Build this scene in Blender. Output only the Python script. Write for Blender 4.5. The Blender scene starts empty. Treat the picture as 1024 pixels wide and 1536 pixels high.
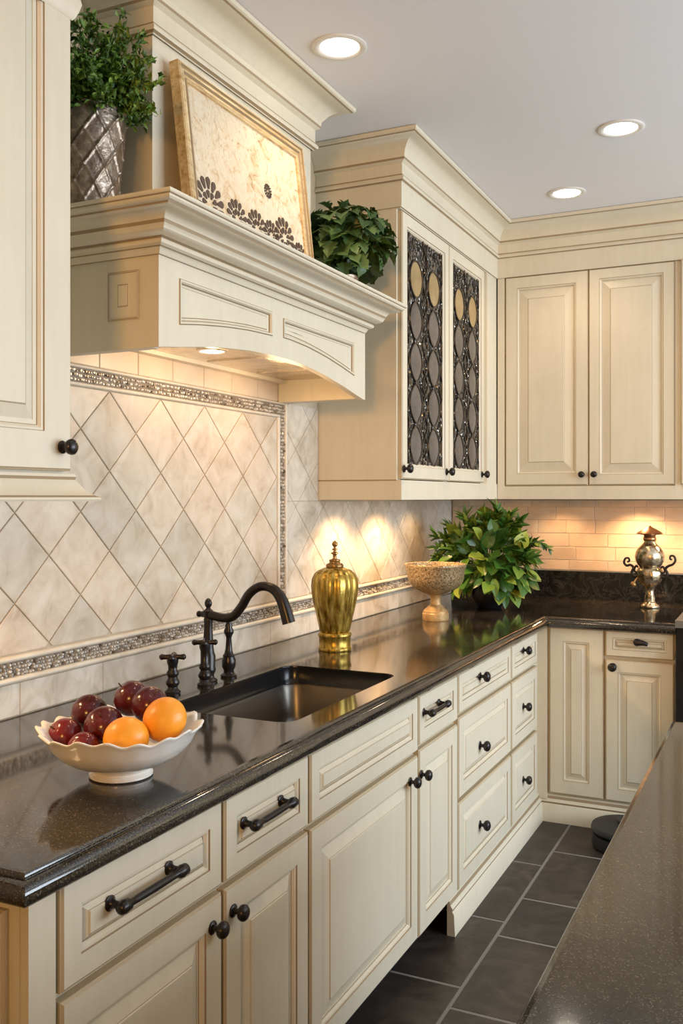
import bpy, bmesh, math, random
from mathutils import Vector, Matrix
random.seed(7)
S = bpy.context.scene
COL = S.collection
PI = math.pi
V = Vector

# ------------------------------------------------------------------ materials
def new_mat(name):
    m = bpy.data.materials.new(name); m.use_nodes = True
    nt = m.node_tree
    return m, nt, nt.nodes['Principled BSDF']
def lnk(nt, a, b): nt.links.new(a, b)
def coords(nt, scale=(1, 1, 1)):
    tc = nt.nodes.new('ShaderNodeTexCoord'); mp = nt.nodes.new('ShaderNodeMapping')
    mp.inputs['Scale'].default_value = scale
    lnk(nt, tc.outputs['Object'], mp.inputs['Vector']); return mp.outputs['Vector']
def noise(nt, vec, scale, detail=4, rough=.55, dist=0):
    n = nt.nodes.new('ShaderNodeTexNoise'); n.inputs['Scale'].default_value = scale
    n.inputs['Detail'].default_value = detail; n.inputs['Roughness'].default_value = rough
    n.inputs['Distortion'].default_value = dist
    lnk(nt, vec, n.inputs['Vector']); return n.outputs['Fac']
def ramp(nt, fac, stops):
    r = nt.nodes.new('ShaderNodeValToRGB'); e = r.color_ramp.elements
    while len(e) < len(stops): e.new(.5)
    for el, (p, c) in zip(e, stops):
        el.position = p; el.color = (*c, 1)
    lnk(nt, fac, r.inputs['Fac']); return r.outputs['Color']
def mix(nt, a, b, fac, mode='MIX'):
    m = nt.nodes.new('ShaderNodeMix'); m.data_type = 'RGBA'; m.blend_type = mode
    for i, s in ((6, a), (7, b)):
        if isinstance(s, tuple): m.inputs[i].default_value = (*s, 1)
        else: lnk(nt, s, m.inputs[i])
    if isinstance(fac, (int, float)): m.inputs[0].default_value = fac
    else: lnk(nt, fac, m.inputs[0])
    return m.outputs[2]
def bump(nt, b, h, strength=.3, dist=.01):
    n = nt.nodes.new('ShaderNodeBump'); n.inputs['Strength'].default_value = strength
    n.inputs['Distance'].default_value = dist
    lnk(nt, h, n.inputs['Height']); lnk(nt, n.outputs['Normal'], b.inputs['Normal'])
def island(nt):
    return nt.nodes.new('ShaderNodeNewGeometry').outputs['Random Per Island']

def paint(name, c1, c2, rough=.38):
    m, nt, b = new_mat(name)
    v = coords(nt, (14, 14, 1.3)); f = noise(nt, v, 3, 5, .6)
    v2 = coords(nt); f2 = noise(nt, v2, 3.5, 4, .6)
    c = ramp(nt, f, [(.3, c1), (.7, c2)])
    c = mix(nt, c, tuple(x * .92 for x in c1), ramp(nt, f2, [(.5, (0, 0, 0)), (.75, (.6, .6, .6))]))
    lnk(nt, c, b.inputs['Base Color']); b.inputs['Roughness'].default_value = rough
    return m
def plain(name, c, rough=.5, metal=0, **kw):
    m, nt, b = new_mat(name)
    b.inputs['Base Color'].default_value = (*c, 1); b.inputs['Roughness'].default_value = rough
    b.inputs['Metallic'].default_value = metal
    for k, v in kw.items(): b.inputs[k.replace('_', ' ')].default_value = v
    return m
def mottled(name, stops, scale, rough=.5, metal=0, bs=0, bscale=None, detail=6, dist=0, bdist=.004, isl=0):
    m, nt, b = new_mat(name); v = coords(nt)
    f = noise(nt, v, scale, detail, .6, dist); c = ramp(nt, f, stops)
    if isl:
        c = mix(nt, c, ramp(nt, island(nt), [(0, (1 - isl,) * 3), (.5, (1, 1, 1)), (1, (1 + isl * .25, 1 - isl * .12, 1 - isl * .3))]), 1, 'MULTIPLY')
    lnk(nt, c, b.inputs['Base Color']); b.inputs['Roughness'].default_value = rough
    b.inputs['Metallic'].default_value = metal
    if bs: bump(nt, b, noise(nt, v, bscale or scale * 3, 4), bs, bdist)
    return m
def emit(name, c, s):
    m, nt, b = new_mat(name)
    b.inputs['Emission Color'].default_value = (*c, 1); b.inputs['Emission Strength'].default_value = s
    return m
def leafmat(name, stops, rough=.4):
    m, nt, b = new_mat(name)
    c = ramp(nt, island(nt), stops)
    lnk(nt, c, b.inputs['Base Color']); b.inputs['Roughness'].default_value = rough
    b.inputs['Subsurface Weight'].default_value = .0
    return m

CREAM = paint('cream glazed paint', (.685, .618, .475), (.725, .66, .515))
GLAZE = plain('brown antique glaze', (.34, .25, .145), .5)
GLAZE2 = plain('light tan glaze', (.50, .40, .255), .5)
IRON = mottled('oil rubbed bronze', [(.3, (.012, .010, .010)), (.7, (.03, .024, .022))], 20, .28, .35)
SINKM = plain('dark bronze composite', (.22, .20, .175), .34, .9)
RIMM = plain('black sink rim', (.008, .008, .009), .22)
CEIL = plain('ceiling paint', (.82, .805, .81), .9)
WALLP = plain('warm wall paint', (.58, .46, .29), .8)
GROUT = plain('sand grout', (.50, .41, .29), .9)
LINER = mottled('cream stone liner', [(.3, (.62, .53, .40)), (.7, (.74, .66, .53))], 14, .4)
TRAV = mottled('pale travertine tile', [(.25, (.46, .355, .245)), (.42, (.62, .515, .385)), (.58, (.70, .605, .475)), (.78, (.76, .685, .57))], 12, .42, 0, .15, 60, 9, .6, .002, .16)
MARB = mottled('clouded marble tile', [(.25, (.36, .30, .22)), (.45, (.56, .49, .39)), (.6, (.66, .60, .50)), (.8, (.70, .66, .58))], 9, .35, 0, .1, 50, 9, 1.2, .002, .06)
SUBW = mottled('honey subway tile', [(.25, (.60, .42, .27)), (.5, (.70, .52, .35)), (.8, (.76, .62, .46))], 8, .4, 0, .1, 40, 7, .4, .002, .14)
SQT = mottled('warm square tile', [(.3, (.62, .50, .35)), (.7, (.70, .58, .43))], 9, .4, 0, 0, None, 6, 0, .002, .05)
def pebble():
    m, nt, b = new_mat('pewter and gold pebble mosaic')
    c = ramp(nt, island(nt), [(0, (.16, .12, .085)), (.22, (.42, .36, .28)), (.5, (.66, .61, .53)), (1, (.82, .79, .73))])
    lnk(nt, c, b.inputs['Base Color']); b.inputs['Roughness'].default_value = .32; b.inputs['Metallic'].default_value = .2
    return m
PEB = pebble()
PEBB = plain('dark mosaic bed', (.20, .16, .115), .6)
def granite():
    m, nt, b = new_mat('black speckled granite'); v = coords(nt)
    vo = nt.nodes.new('ShaderNodeTexVoronoi'); vo.inputs['Scale'].default_value = 620; lnk(nt, v, vo.inputs['Vector'])
    wn = nt.nodes.new('ShaderNodeTexWhiteNoise'); lnk(nt, vo.outputs['Color'], wn.inputs['Vector'])
    c = ramp(nt, wn.outputs['Value'], [(0, (.006, .0055, .005)), (.40, (.012, .0105, .009)), (.66, (.034, .028, .022)), (.90, (.085, .070, .052)), (1, (.19, .165, .13))])
    f = noise(nt, v, 5, 5); c = mix(nt, c, ramp(nt, f, [(.3, (.45, .45, .45)), (.7, (1.15, 1.1, 1.0))]), 1, 'MULTIPLY')
    lnk(nt, c, b.inputs['Base Color']); b.inputs['Roughness'].default_value = .075; bump(nt, b, wn.outputs['Value'], .02, .001)
    b.inputs['IOR'].default_value = 1.75
    return m
GRAN = granite()
def vein():
    m, nt, b = new_mat('black veined granite'); v = coords(nt)
    f = noise(nt, v, 9, 8, .65, 2.2)
    c = ramp(nt, f, [(.46, (.008, .008, .008)), (.5, (.032, .029, .025)), (.53, (.010, .010, .010))])
    lnk(nt, c, b.inputs['Base Color']); b.inputs['Roughness'].default_value = .12
    return m
VEIN = vein()
SLATE = mottled('charcoal slate tile', [(.3, (.016, .0125, .011)), (.48, (.031, .024, .020)), (.6, (.050, .039, .032)), (.78, (.085, .067, .054))], 6, .46, 0, .3, 22, 9, 1.4, .004, .25)
FGROUT = plain('grey floor grout', (.21, .19, .17), .9)
STEEL = mottled('stainless liner', [(.3, (.50, .44, .36)), (.7, (.72, .66, .56))], 6, .22, .9, .5, 7, 3, 1.5, .03)
DARK = plain('dark cabinet inside', (.05, .04, .03), .7)
TOE = plain('black toe kick', (.012, .011, .010), .6)
CERAM = plain('cream ironstone glaze', (.80, .77, .71), .16)
ORANGE = mottled('orange peel', [(.3, (.85, .30, .015)), (.7, (.92, .40, .03))], 6, .35, 0, .25, 260, 3, 0, .002)
def plumm():
    m, nt, b = new_mat('plum skin'); v = coords(nt)
    f = noise(nt, v, 14, 5); oi = nt.nodes.new('ShaderNodeObjectInfo')
    a = ramp(nt, f, [(.3, (.018, .004, .009)), (.7, (.075, .009, .016))]); r = ramp(nt, f, [(.3, (.13, .010, .013)), (.7, (.30, .035, .022))])
    c = mix(nt, a, r, ramp(nt, oi.outputs['Random'], [(.2, (0, 0, 0)), (.9, (.25, .25, .25))]))
    lnk(nt, c, b.inputs['Base Color']); b.inputs['Roughness'].default_value = .2; return m
PLUM = plumm()
PLUMR = mottled('red plum skin', [(.3, (.085, .006, .010)), (.7, (.21, .014, .014))], 14, .2)
STEM = plain('brown stem', (.12, .07, .03), .7)
def goldglass():
    m, nt, b = new_mat('gold mercury glass'); v = coords(nt, (1, 1, .14))
    f = noise(nt, v, 85, 5, .6); c = ramp(nt, f, [(.36, (.17, .10, .012)), (.5, (.45, .29, .045)), (.66, (.72, .53, .16))])
    lnk(nt, c, b.inputs['Base Color']); b.inputs['Metallic'].default_value = .7; b.inputs['Roughness'].default_value = .28
    bump(nt, b, noise(nt, coords(nt), 90, 4), .25, .003)
    return m
GOLD = goldglass()
BRONZE = mottled('antique brass', [(.3, (.20, .10, .03)), (.7, (.48, .30, .11))], 25, .3, .8)
STONE = mottled('speckled gilt stone', [(.36, (.10, .065, .03)), (.46, (.27, .185, .09)), (.56, (.42, .31, .17)), (.7, (.60, .49, .32))], 150, .4, .4, .5, 170, 4, 0, .003)
STONE2 = mottled('gilt plaster', [(.3, (.34, .19, .065)), (.7, (.62, .43, .20))], 40, .45, .3, .4, 70, 4, 0, .003)
MERC = mottled('silvered mercury glass', [(.35, (.14, .095, .045)), (.5, (.42, .33, .20)), (.68, (.78, .70, .54))], 26, .16, .9, .7, 60, 4, 0, .004)
COPP = plain('copper cap', (.48, .25, .12), .25, .9)
BUCK = mottled('hammered pewter', [(.35, (.16, .12, .085)), (.6, (.34, .27, .20)), (.75, (.6, .52, .42))], 45, .3, .7, .5, 90, 4, 0, .004)
def plaster():
    m, nt, b = new_mat('cream crackled plaster'); v = coords(nt)
    f = noise(nt, v, 16, 8, .7, 1.8)
    c = ramp(nt, f, [(.32, (.30, .18, .08)), (.40, (.62, .46, .27)), (.48, (.70, .585, .42)), (.72, (.75, .67, .52))])
    f2 = noise(nt, coords(nt, (1, 2.2, .8)), 30, 6, .7, 2.5)
    c = mix(nt, c, (.30, .17, .07), ramp(nt, f2, [(.58, (0, 0, 0)), (.66, (.8, .8, .8))]))
    lnk(nt, c, b.inputs['Base Color']); b.inputs['Roughness'].default_value = .5; bump(nt, b, f, .5, .006); return m
PLAS = plaster()
PETAL = plain('dark brown stencil', (.075, .045, .028), .6)
def giltwood():
    m, nt, b = new_mat('worn gilt wood'); v = coords(nt, (6, 1, 6)); f = noise(nt, v, 12, 5, .6)
    c = ramp(nt, f, [(.3, (.40, .24, .09)), (.5, (.68, .50, .26)), (.75, (.80, .67, .44))])
    lnk(nt, c, b.inputs['Base Color']); b.inputs['Roughness'].default_value = .38; b.inputs['Metallic'].default_value = .3; return m
GILT = giltwood()
CAME = mottled('lead came', [(.3, (.035, .030, .026)), (.7, (.12, .105, .09))], 60, .3, .8)
def texglass():
    m, nt, b = new_mat('rippled clear glass'); v = coords(nt)
    vo = nt.nodes.new('ShaderNodeTexVoronoi'); vo.inputs['Scale'].default_value = 38; vo.feature = 'SMOOTH_F1'
    n2 = nt.nodes.new('ShaderNodeTexNoise'); n2.inputs['Scale'].default_value = 12; lnk(nt, v, n2.inputs['Vector'])
    lnk(nt, mix(nt, v, n2.outputs['Color'], .12), vo.inputs['Vector'])
    bump(nt, b, vo.outputs['Distance'], 1.0, .03)
    b.inputs['Base Color'].default_value = (.20, .18, .155, 1); b.inputs['Roughness'].default_value = .07
    b.inputs['Transmission Weight'].default_value = .5; b.inputs['IOR'].default_value = 1.5
    b.inputs['Metallic'].default_value = .45
    return m
TGLASS = texglass()
OVAL = mottled('smoky glass oval', [(.3, (.085, .078, .075)), (.7, (.16, .148, .14))], 9, .2, .3)
GLINT = mottled('glass glint chip', [(.4, (.08, .075, .065)), (.62, (.42, .40, .36))], 25, .16, .75)  # dark and pale tones stand in for glints on the leaded panes
OVALT = mottled('amber glass oval', [(.3, (.30, .20, .08)), (.7, (.44, .31, .15))], 12, .3)
LEAF1 = leafmat('dark parsley leaf', [(0, (.026, .062, .004)), (.5, (.072, .155, .010)), (1, (.18, .28, .03))], .5)
LEAF2 = leafmat('blue green ivy leaf', [(0, (.026, .065, .014)), (.6, (.065, .13, .035)), (1, (.14, .22, .075))], .4)
LEAF3 = leafmat('bright garden leaf', [(0, (.022, .075, .010)), (.55, (.055, .15, .018)), (.85, (.14, .25, .035)), (1, (.34, .38, .04))], .38)
STEMG = plain('green stem', (.10, .17, .04), .6)
SOIL = plain('potting soil', (.02, .014, .01), .9)
NAVY = plain('dark glazed pot', (.012, .012, .016), .25)
LENS = emit('lit downlight lens', (1.0, .90, .74), 14)
LENSH = emit('lit hood lamp lens', (1.0, .82, .55), 14)
WHITE = plain('white trim ring', (.80, .77, .72), .45)
BLACKA = plain('black appliance enamel', (.012, .012, .013), .25)
GREYT = plain('grey steel cooktop', (.25, .25, .25), .3, .6)
RUB = plain('matte black plastic', (.015, .016, .018), .45)

# ------------------------------------------------------------------ object helpers
def wloc(o):
    p = V((0, 0, 0))
    while o: p += o.location; o = o.parent
    return p
def obj(name, bm, mats, parent=None, loc=None, smooth=False, angle=None, label=None):
    """link bm (in world coordinates) as one mesh object"""
    if not isinstance(mats, (list, tuple)): mats = [mats]
    base = wloc(parent) if parent else V((0, 0, 0))
    o_loc = V(loc) - base if loc is not None else V((0, 0, 0))
    bmesh.ops.recalc_face_normals(bm, faces=bm.faces)
    bmesh.ops.translate(bm, vec=-(base + o_loc), verts=bm.verts)
    me = bpy.data.meshes.new(name); bm.to_mesh(me); bm.free()
    for m in mats: me.materials.append(m)
    if smooth: me.shade_smooth()
    if angle is not None:
        me.shade_smooth(); me.set_sharp_from_angle(angle=math.radians(angle))
    o = bpy.data.objects.new(name, me); COL.objects.link(o)
    o.location = o_loc
    if parent: o.parent = parent
    if label: o['label'] = label
    return o
def thing(name, label, cat, loc, group=None):
    o = bpy.data.objects.new(name, None); COL.objects.link(o); o.location = loc
    o.empty_display_size = .05
    o['label'] = label; o['category'] = cat
    if group: o['group'] = group
    return o
def tag(o, label, cat, group=None):
    o['label'] = label; o['category'] = cat
    if group: o['group'] = group
    return o
def struct(name, bm, mats, loc=None, **k):
    o = obj(name, bm, mats, loc=loc, **k); o['kind'] = 'structure'; return o
def BM(): return bmesh.new()
def box(bm, x0, x1, y0, y1, z0, z1, mi=0):
    vs = [bm.verts.new(p) for p in ((x0, y0, z0), (x1, y0, z0), (x1, y1, z0), (x0, y1, z0), (x0, y0, z1), (x1, y0, z1), (x1, y1, z1), (x0, y1, z1))]
    for f in ((0, 3, 2, 1), (4, 5, 6, 7), (0, 1, 5, 4), (1, 2, 6, 5), (2, 3, 7, 6), (3, 0, 4, 7)):
        bm.faces.new([vs[i] for i in f]).material_index = mi
def lathe(bm, prof, M=Matrix(), n=32, mi=0, rfun=None, cap=True):
    """prof: list of (r, z); revolve about local z"""
    rings = []
    for r, z in prof:
        ring = []
        for i in range(n):
            a = 2 * PI * i / n; rr, zz = (rfun(r, z, a) if rfun else (r, z))
            ring.append(bm.verts.new(M @ V((rr * math.cos(a), rr * math.sin(a), zz))))
        rings.append(ring)
    for k in range(len(rings) - 1):
        A, B = rings[k], rings[k + 1]
        for i in range(n):
            bm.faces.new((A[i], A[(i + 1) % n], B[(i + 1) % n], B[i])).material_index = mi
    if cap:
        bm.faces.new(rings[0][::-1]).material_index = mi; bm.faces.new(rings[-1]).material_index = mi
def tube(bm, pts, rad, n=10, mi=0, sq=None):
    pts = [V(p) for p in pts]; N = len(pts)
    if not isinstance(rad, (list, tuple)): rad = [rad] * N
    t0 = (pts[1] - pts[0]).normalized()
    up = V((0, 0, 1)) if abs(t0.z) < .9 else V((1, 0, 0))
    s = t0.cross(up).normalized(); rings = []
    for i, p in enumerate(pts):
        t = (pts[min(i + 1, N - 1)] - pts[max(i - 1, 0)]).normalized()
        s = (s - t * s.dot(t)).normalized(); u = t.cross(s)
        rings.append([bm.verts.new(p + (s * math.cos(2 * PI * k / n) + u * math.sin(2 * PI * k / n)) * rad[i]) for k in range(n)])
    for A, B in zip(rings, rings[1:]):
        for k in range(n): bm.faces.new((A[k], A[(k + 1) % n], B[(k + 1) % n], B[k])).material_index = mi
    bm.faces.new(rings[0][::-1]).material_index = mi; bm.faces.new(rings[-1]).material_index = mi
def spline(pts, n=8):
    pts = [V(p) for p in pts]; out = []
    P = [2 * pts[0] - pts[1]] + pts + [2 * pts[-1] - pts[-2]]
    for i in range(1, len(P) - 2):
        a, b, c, d = P[i - 1:i + 3]
        for k in range(n):
            t = k / n
            out.append(.5 * (2 * b + (c - a) * t + (2 * a - 5 * b + 4 * c - d) * t * t + (3 * b - a - 3 * c + d) * t ** 3))
    out.append(pts[-1]); return out
def sweep(bm, path, prof, glaze=(), mi=0, gi=1, cap=True):
    """path: 2D points, profile (out, z); out = to the right of travel; mitred"""
    N = len(path); P = [V((p[0], p[1])) for p in path]; offs = []
    for i in range(N):
        ns = []
        if i > 0: d = (P[i] - P[i - 1]).normalized(); ns.append(V((d.y, -d.x)))
        if i < N - 1: d = (P[i + 1] - P[i]).normalized(); ns.append(V((d.y, -d.x)))
        if len(ns) == 1: offs.append(ns[0])
        else:
            b = (ns[0] + ns[1]).normalized(); offs.append(b / b.dot(ns[0]))
    rings = [[bm.verts.new((P[i].x + offs[i].x * o, P[i].y + offs[i].y * o, z)) for o, z in prof] for i in range(N)]
    for A, B in zip(rings, rings[1:]):
        for k in range(len(prof) - 1):
            bm.faces.new((A[k], B[k], B[k + 1], A[k + 1])).material_index = gi if k in glaze else mi
        bm.faces.new((A[-1], B[-1], B[0], A[0])).material_index = mi
    if cap:
        bm.faces.new(rings[0]).material_index = mi; bm.faces.new(rings[-1][::-1]).material_index = mi
AX = lambda u, v, w: V((w, u, v))          # left run: u=y, v=z, w=x
def AY(y0): return lambda u, v, w: V((u, y0 - w, v))   # back run: w towards the camera from y0
def rings_mesh(bm, f, loops, mis):
    """loops: list of lists of (u,v,w) with equal count, consecutive bands"""
    R = [[bm.verts.new(f(*p)) for p in L] for L in loops]
    for k in range(len(R) - 1):
        A, B = R[k], R[k + 1]; n = len(A)
        for i in range(n): bm.faces.new((A[i], A[(i + 1) % n], B[(i + 1) % n], B[i])).material_index = mis[k]
    return R
def rect(u0, u1, v0, v1, ins, w): return [(u0 + ins, v0 + ins, w), (u1 - ins, v0 + ins, w), (u1 - ins, v1 - ins, w), (u0 + ins, v1 - ins, w)]
MK = [CREAM, GLAZE, GLAZE2]
def door(kind, f, u0, u1, v0, v1, w0, t, parent, st=.055, raised=True, open_=False, ch=.012, bev=.030):
    """frame mesh + raised panel sub-part; front face at w0+t. returns the frame object"""
    bm = BM(); F = w0 + t
    prof = [(0, w0, 2), (0, F - .004, 2), (.0015, F - .0035, 2), (.005, F, 0), (st, F, 1), (st + .0015, F - .003, 0), (st + .006, F - .0035, 0),
            (st + .011, F - .009, 1), (st + .0125, F - .0105, 0), (st + ch + .004, F - .0105, 0), (st + ch + .004, w0, 0)]
    if open_: prof = prof[:8] + [(st + .0125, F - .0105, 0), (st + .0125, w0, 0)]
    L = [rect(u0, u1, v0, v1, i, w) for i, w, _ in prof]; L.append(L[0])
    rings_mesh(bm, f, L, [m for _, _, m in prof])
    bmesh.ops.remove_doubles(bm, verts=bm.verts, dist=1e-6)
    o = obj(kind, bm, MK, parent)
    if open_: return o
    bm = BM(); s = st + ch
    if raised:
        pr = [(s - .004, w0 + .002, 1), (s - .004, F - .0125, 1), (s + .003, F - .0125, 0), (s + bev, F - .003, 1), (s + bev + .0015, F - .0035, 0), (s + bev + .003, F - .001, 0)]
    else:
        pr = [(s - .004, w0 + .002, 1), (s - .004, F - .0115, 1), (s + .002, F - .0115, 0), (s + .006, F - .007, 0)]
    L = [rect(u0, u1, v0, v1, i, w) for i, w, _ in pr]
    R = rings_mesh(bm, f, L, [m for _, _, m in pr])
    bm.faces.new(R[-1]); bm.faces.new(R[0][::-1])
    obj('panel', bm, MK, o)
    return o
def mat_to(p, w, roll=0):
    """matrix placing local z along w at p"""
    return Matrix.Translation(p) @ V(w).to_track_quat('Z', 'Y').to_matrix().to_4x4()
KPROF = [(.0125, 0), (.0135, .002), (.012, .004), (.006, .006), (.0052, .011), (.006, .014), (.011, .016), (.0148, .019), (.0165, .024), (.0158, .029), (.012, .033), (.006, .0355), (.001, .036)]
def knob(p, w, parent, s=1.0):
    bm = BM(); lathe(bm, [(r * s, z * s) for r, z in KPROF], mat_to(p, w), 20); return obj('knob', bm, IRON, parent, angle=50)
def pull(f, ua, ub, v, w, parent):
    bm = BM(); wd = (f(0, 0, 1) - f(0, 0, 0))
    for u in (ua, ub):
        lathe(bm, [(.0125, 0), (.013, .003), (.008, .006), (.0062, .014), (.0062, .022), (.010, .025), (.012, .031), (.010, .037), (.004, .0395), (.001, .04)], mat_to(f(u, v, w), wd), 16)
    a, b = f(ua, v, w + .031), f(ub, v, w + .031)
    e = (b - a).normalized()
    pts = [a - e * .014, a - e * .010, a + e * .010, a + e * .014, a + e * .03, (a + b) / 2, b - e * .03, b - e * .014, b - e * .010, b + e * .010, b + e * .014]
    tube(bm, pts, [.006, .0105, .0105, .0062, .0066, .0072, .0066, .0062, .0105, .0105, .006], 12)
    return obj('pull', bm, IRON, parent, angle=50)

# ------------------------------------------------------------------ dimensions
ZC = 2.82; YW = 4.9625; ZT = .914
FX = .70; BF = .68            # door face, face frame
YB = 4.16                     # back run door face
XU = .362; YG = 3.32; YU = 4.626; ZB = 1.436

# ------------------------------------------------------------------ room shell
bm = BM(); box(bm, -.10, 0, -4.1, YW + .1, 0, ZC); struct('wall_left', bm, WALLP)
bm = BM(); box(bm, 0, 4.5, YW, YW + .1, 0, ZC); struct('wall_back', bm, WALLP)
bm = BM(); box(bm, 0, 4.4, -4.1, -4.0, 0, ZC); struct('wall_front', bm, WALLP)
WY0, WY1, WZ0, WZ1 = 1.3, 4.7, .75, 2.45
bm = BM(); box(bm, 4.4, 4.5, -4.1, WY0, 0, ZC); box(bm, 4.4, 4.5, WY1, YW + .1, 0, ZC); box(bm, 4.4, 4.5, WY0, WY1, 0, WZ0); box(bm, 4.4, 4.5, WY0, WY1, WZ1, ZC); struct('wall_right', bm, CEIL)
bm = BM()
for y in (WY0, WY0 + 1.11, WY0 + 2.23, WY1 - .06): box(bm, 4.42, 4.48, y, y + .06, WZ0, WZ1)
box(bm, 4.42, 4.48, WY0, WY1, WZ0, WZ0 + .06); box(bm, 4.42, 4.48, WY0, WY1, WZ1 - .06, WZ1); struct('window_1', bm, CEIL)
bm = BM(); box(bm, -.1, 4.5, -4.1, YW + .1, ZC, ZC + .1); struct('ceiling', bm, CEIL)
bm = BM(); box(bm, -.1, 4.5, -4.1, YW + .1, -.1, -.001, 1)
g = .005
def ftile(x0, x1, y0, y1):
    L = [rect(x0 + g, x1 - g, y0 + g, y1 - g, i, z) for i, z in ((0, -.006), (0, -.0015), (.002, 0))]
    R = rings_mesh(bm, lambda u, v, w: V((u, v, w)), L, [0, 0]); bm.faces.new(R[-1])
cols = [(.0, .335, [.4 + .5 * k for k in range(-5, 10)]), (.335, .828, [2.637 - .5 * 4, 2.637 - .5 * 3, 2.637 - 1, 2.137, 2.637, 3.108, 3.646, 4.20, 4.75]),
        (.828, 1.32, [1.05, 1.54, 2.03, 2.52, 3.004, 3.322, 3.815, 4.245, 4.7]), (1.32, 1.81, [.8 + .49 * k for k in range(-5, 9)]), (1.81, 2.3, [.5 + .49 * k for k in range(-5, 9)]), (2.3, 2.8, [.7 + .49 * k for k in range(-5, 9)])]
for x0, x1, ys in cols:
    for a, b in zip(ys, ys[1:]): ftile(x0, x1, a, b)
struct('floor', bm, [SLATE, FGROUT])

# ------------------------------------------------------------------ tiles
def clip(poly, u0, u1, v0, v1):
    for ax, lim, sg in ((0, u0, 1), (0, u1, -1), (1, v0, 1), (1, v1, -1)):
        out = []
        for i in range(len(poly)):
            a, b = poly[i - 1], poly[i]
            ia = (a[ax] - lim) * sg >= -1e-9; ib = (b[ax] - lim) * sg >= -1e-9
            if ia != ib:
                t = (lim - a[ax]) / (b[ax] - a[ax]); out.append((a[0] + t * (b[0] - a[0]), a[1] + t * (b[1] - a[1])))
            if ib: out.append(b)
        poly = out
        if not poly: return []
    return poly
def inset(poly, d):
    n = len(poly); out = []
    for i in range(n):
        p0, p1, p2 = V(poly[i - 1]), V(poly[i]), V(poly[(i + 1) % n])
        e1 = p1 - p0; e2 = p2 - p1
        if e1.length < 1e-6 or e2.length < 1e-6: out.append((p1.x, p1.y)); continue
        e1.normalize(); e2.normalize(); n1 = V((-e1.y, e1.x)); n2 = V((-e2.y, e2.x)); b = n1 + n2
        if b.length < 1e-4: b = n1
        b.normalize(); k = max(.25, b.dot(n1)); q = p1 + b * (d / k); out.append((q.x, q.y))
    return out
def area(p): return .5 * sum(p[i - 1][0] * p[i][1] - p[i][0] * p[i - 1][1] for i in range(len(p)))
def clean(poly):
    out = []
    for p in poly:
        if not out or (V(p) - V(out[-1])).length > 1e-4: out.append(p)
    if len(out) > 1 and (V(out[0]) - V(out[-1])).length < 1e-4: out.pop()
    return out
def tile(bm, f, poly, gw, w0, w1, mi=0):
    poly = clean(poly)
    if len(poly) < 3: return
    if area(poly) < 0: poly = poly[::-1]
    if area(poly) < 2e-4: return
    a = inset(poly, gw); b = inset(poly, gw + .0018)
    if area(a) < 1e-4 or area(b) < 5e-5: return
    L = [[(*p, w0) for p in a], [(*p, w1 - .0012) for p in a], [(*p, w1) for p in b]]
    R = rings_mesh(bm, f, L, [mi, mi]); bm.faces.new(R[-1]).material_index = mi
def diamonds(bm, f, u0, u1, v0, v1, gw, cu=2.048, cv=1.628, hu=.11675, hv=.11):
    for i in range(-14, 28):
        for j in range(-10, 8):
            if (i + j) % 2: continue
            c = (cu + i * hu, cv + j * hv)
            p = clip([(c[0] - hu, c[1]), (c[0], c[1] - hv), (c[0] + hu, c[1]), (c[0], c[1] + hv)], u0, u1, v0, v1)
            if p: tile(bm, f, p, gw, .002, .008)
bs = thing('tile_backsplash', 'cream tile backsplash of diagonal tiles with pebble mosaic border on the long left wall', 'backsplash', (0, 2.4, ZT))
bm = BM(); box(bm, .0005, .004, .8, 4.955, ZT + .001, 1.43); box(bm, .0005, .004, 1.6, 3.315, 1.43, 1.90)
obj('grout_bed', bm, GROUT, bs)
bm = BM(); diamonds(bm, AX, .8, 2.985, 1.066, 1.738, .0017); obj('diamond_tiles', bm, TRAV, bs)
bm = BM(); diamonds(bm, AX, 3.060, 4.952, 1.066, 1.43, .0009, 2.048 + .03); diamonds(bm, AX, 3.060, 3.316, 1.4302, 1.797, .0009, 2.078)
obj('plain_diamond_tiles', bm, MARB, bs, label='greyer clouded diamond tiles right of the mosaic frame')
bm = BM(); y = 2.007 - .168 * 3
while y < 3.03:
    tile(bm, AX, [(y, 1.797), (min(y + .168, 3.05), 1.797), (min(y + .168, 3.05), 1.895), (y, 1.895)], .0012, .002, .008); y += .168
obj('square_tile_row', bm, SQT, bs)
bm = BM(); y = .8
while y < 4.95:
    tile(bm, AX, [(y, ZT + .002), (min(y + .305, 4.955), ZT + .002), (min(y + .305, 4.955), .995), (y, .995)], .0006, .002, .009); y += .305
obj('marble_base_band', bm, MARB, bs)
def liner(bm, u0, u1, v0, v1, h=.012, vert=False):
    a = u0 if not vert else v0; b = u1 if not vert else v1
    lo, hi = (v0, v1) if not vert else (u0, u1)
    n = 6; prof = [(lo, .002)] + [((lo + hi) / 2 - (hi - lo) / 2 * math.cos(PI * k / n), .006 + (h - .006) * math.sin(PI * k / n)) for k in range(n + 1)] + [(hi, .002)]
    R = [[bm.verts.new(AX(e, q, w) if not vert else AX(q, e, w)) for q, w in prof] for e in (a, b)]
    for k in range(len(prof) - 1): bm.faces.new((R[0][k], R[1][k], R[1][k + 1], R[0][k + 1]))
    bm.faces.new(R[0]); bm.faces.new(R[1][::-1])
def liner_h(bm, u0, u1, v0, v1, h=.012): liner(bm, u0, u1, v0, v1, h)
def liner_v(bm, v0, v1, u0, u1, h=.012): liner(bm, u0, u1, v0, v1, h, True)
bm = BM()
liner_h(bm, .8, 4.955, .996, 1.012, .016); liner_h(bm, .8, 4.955, 1.048, 1.064, .018)
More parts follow.
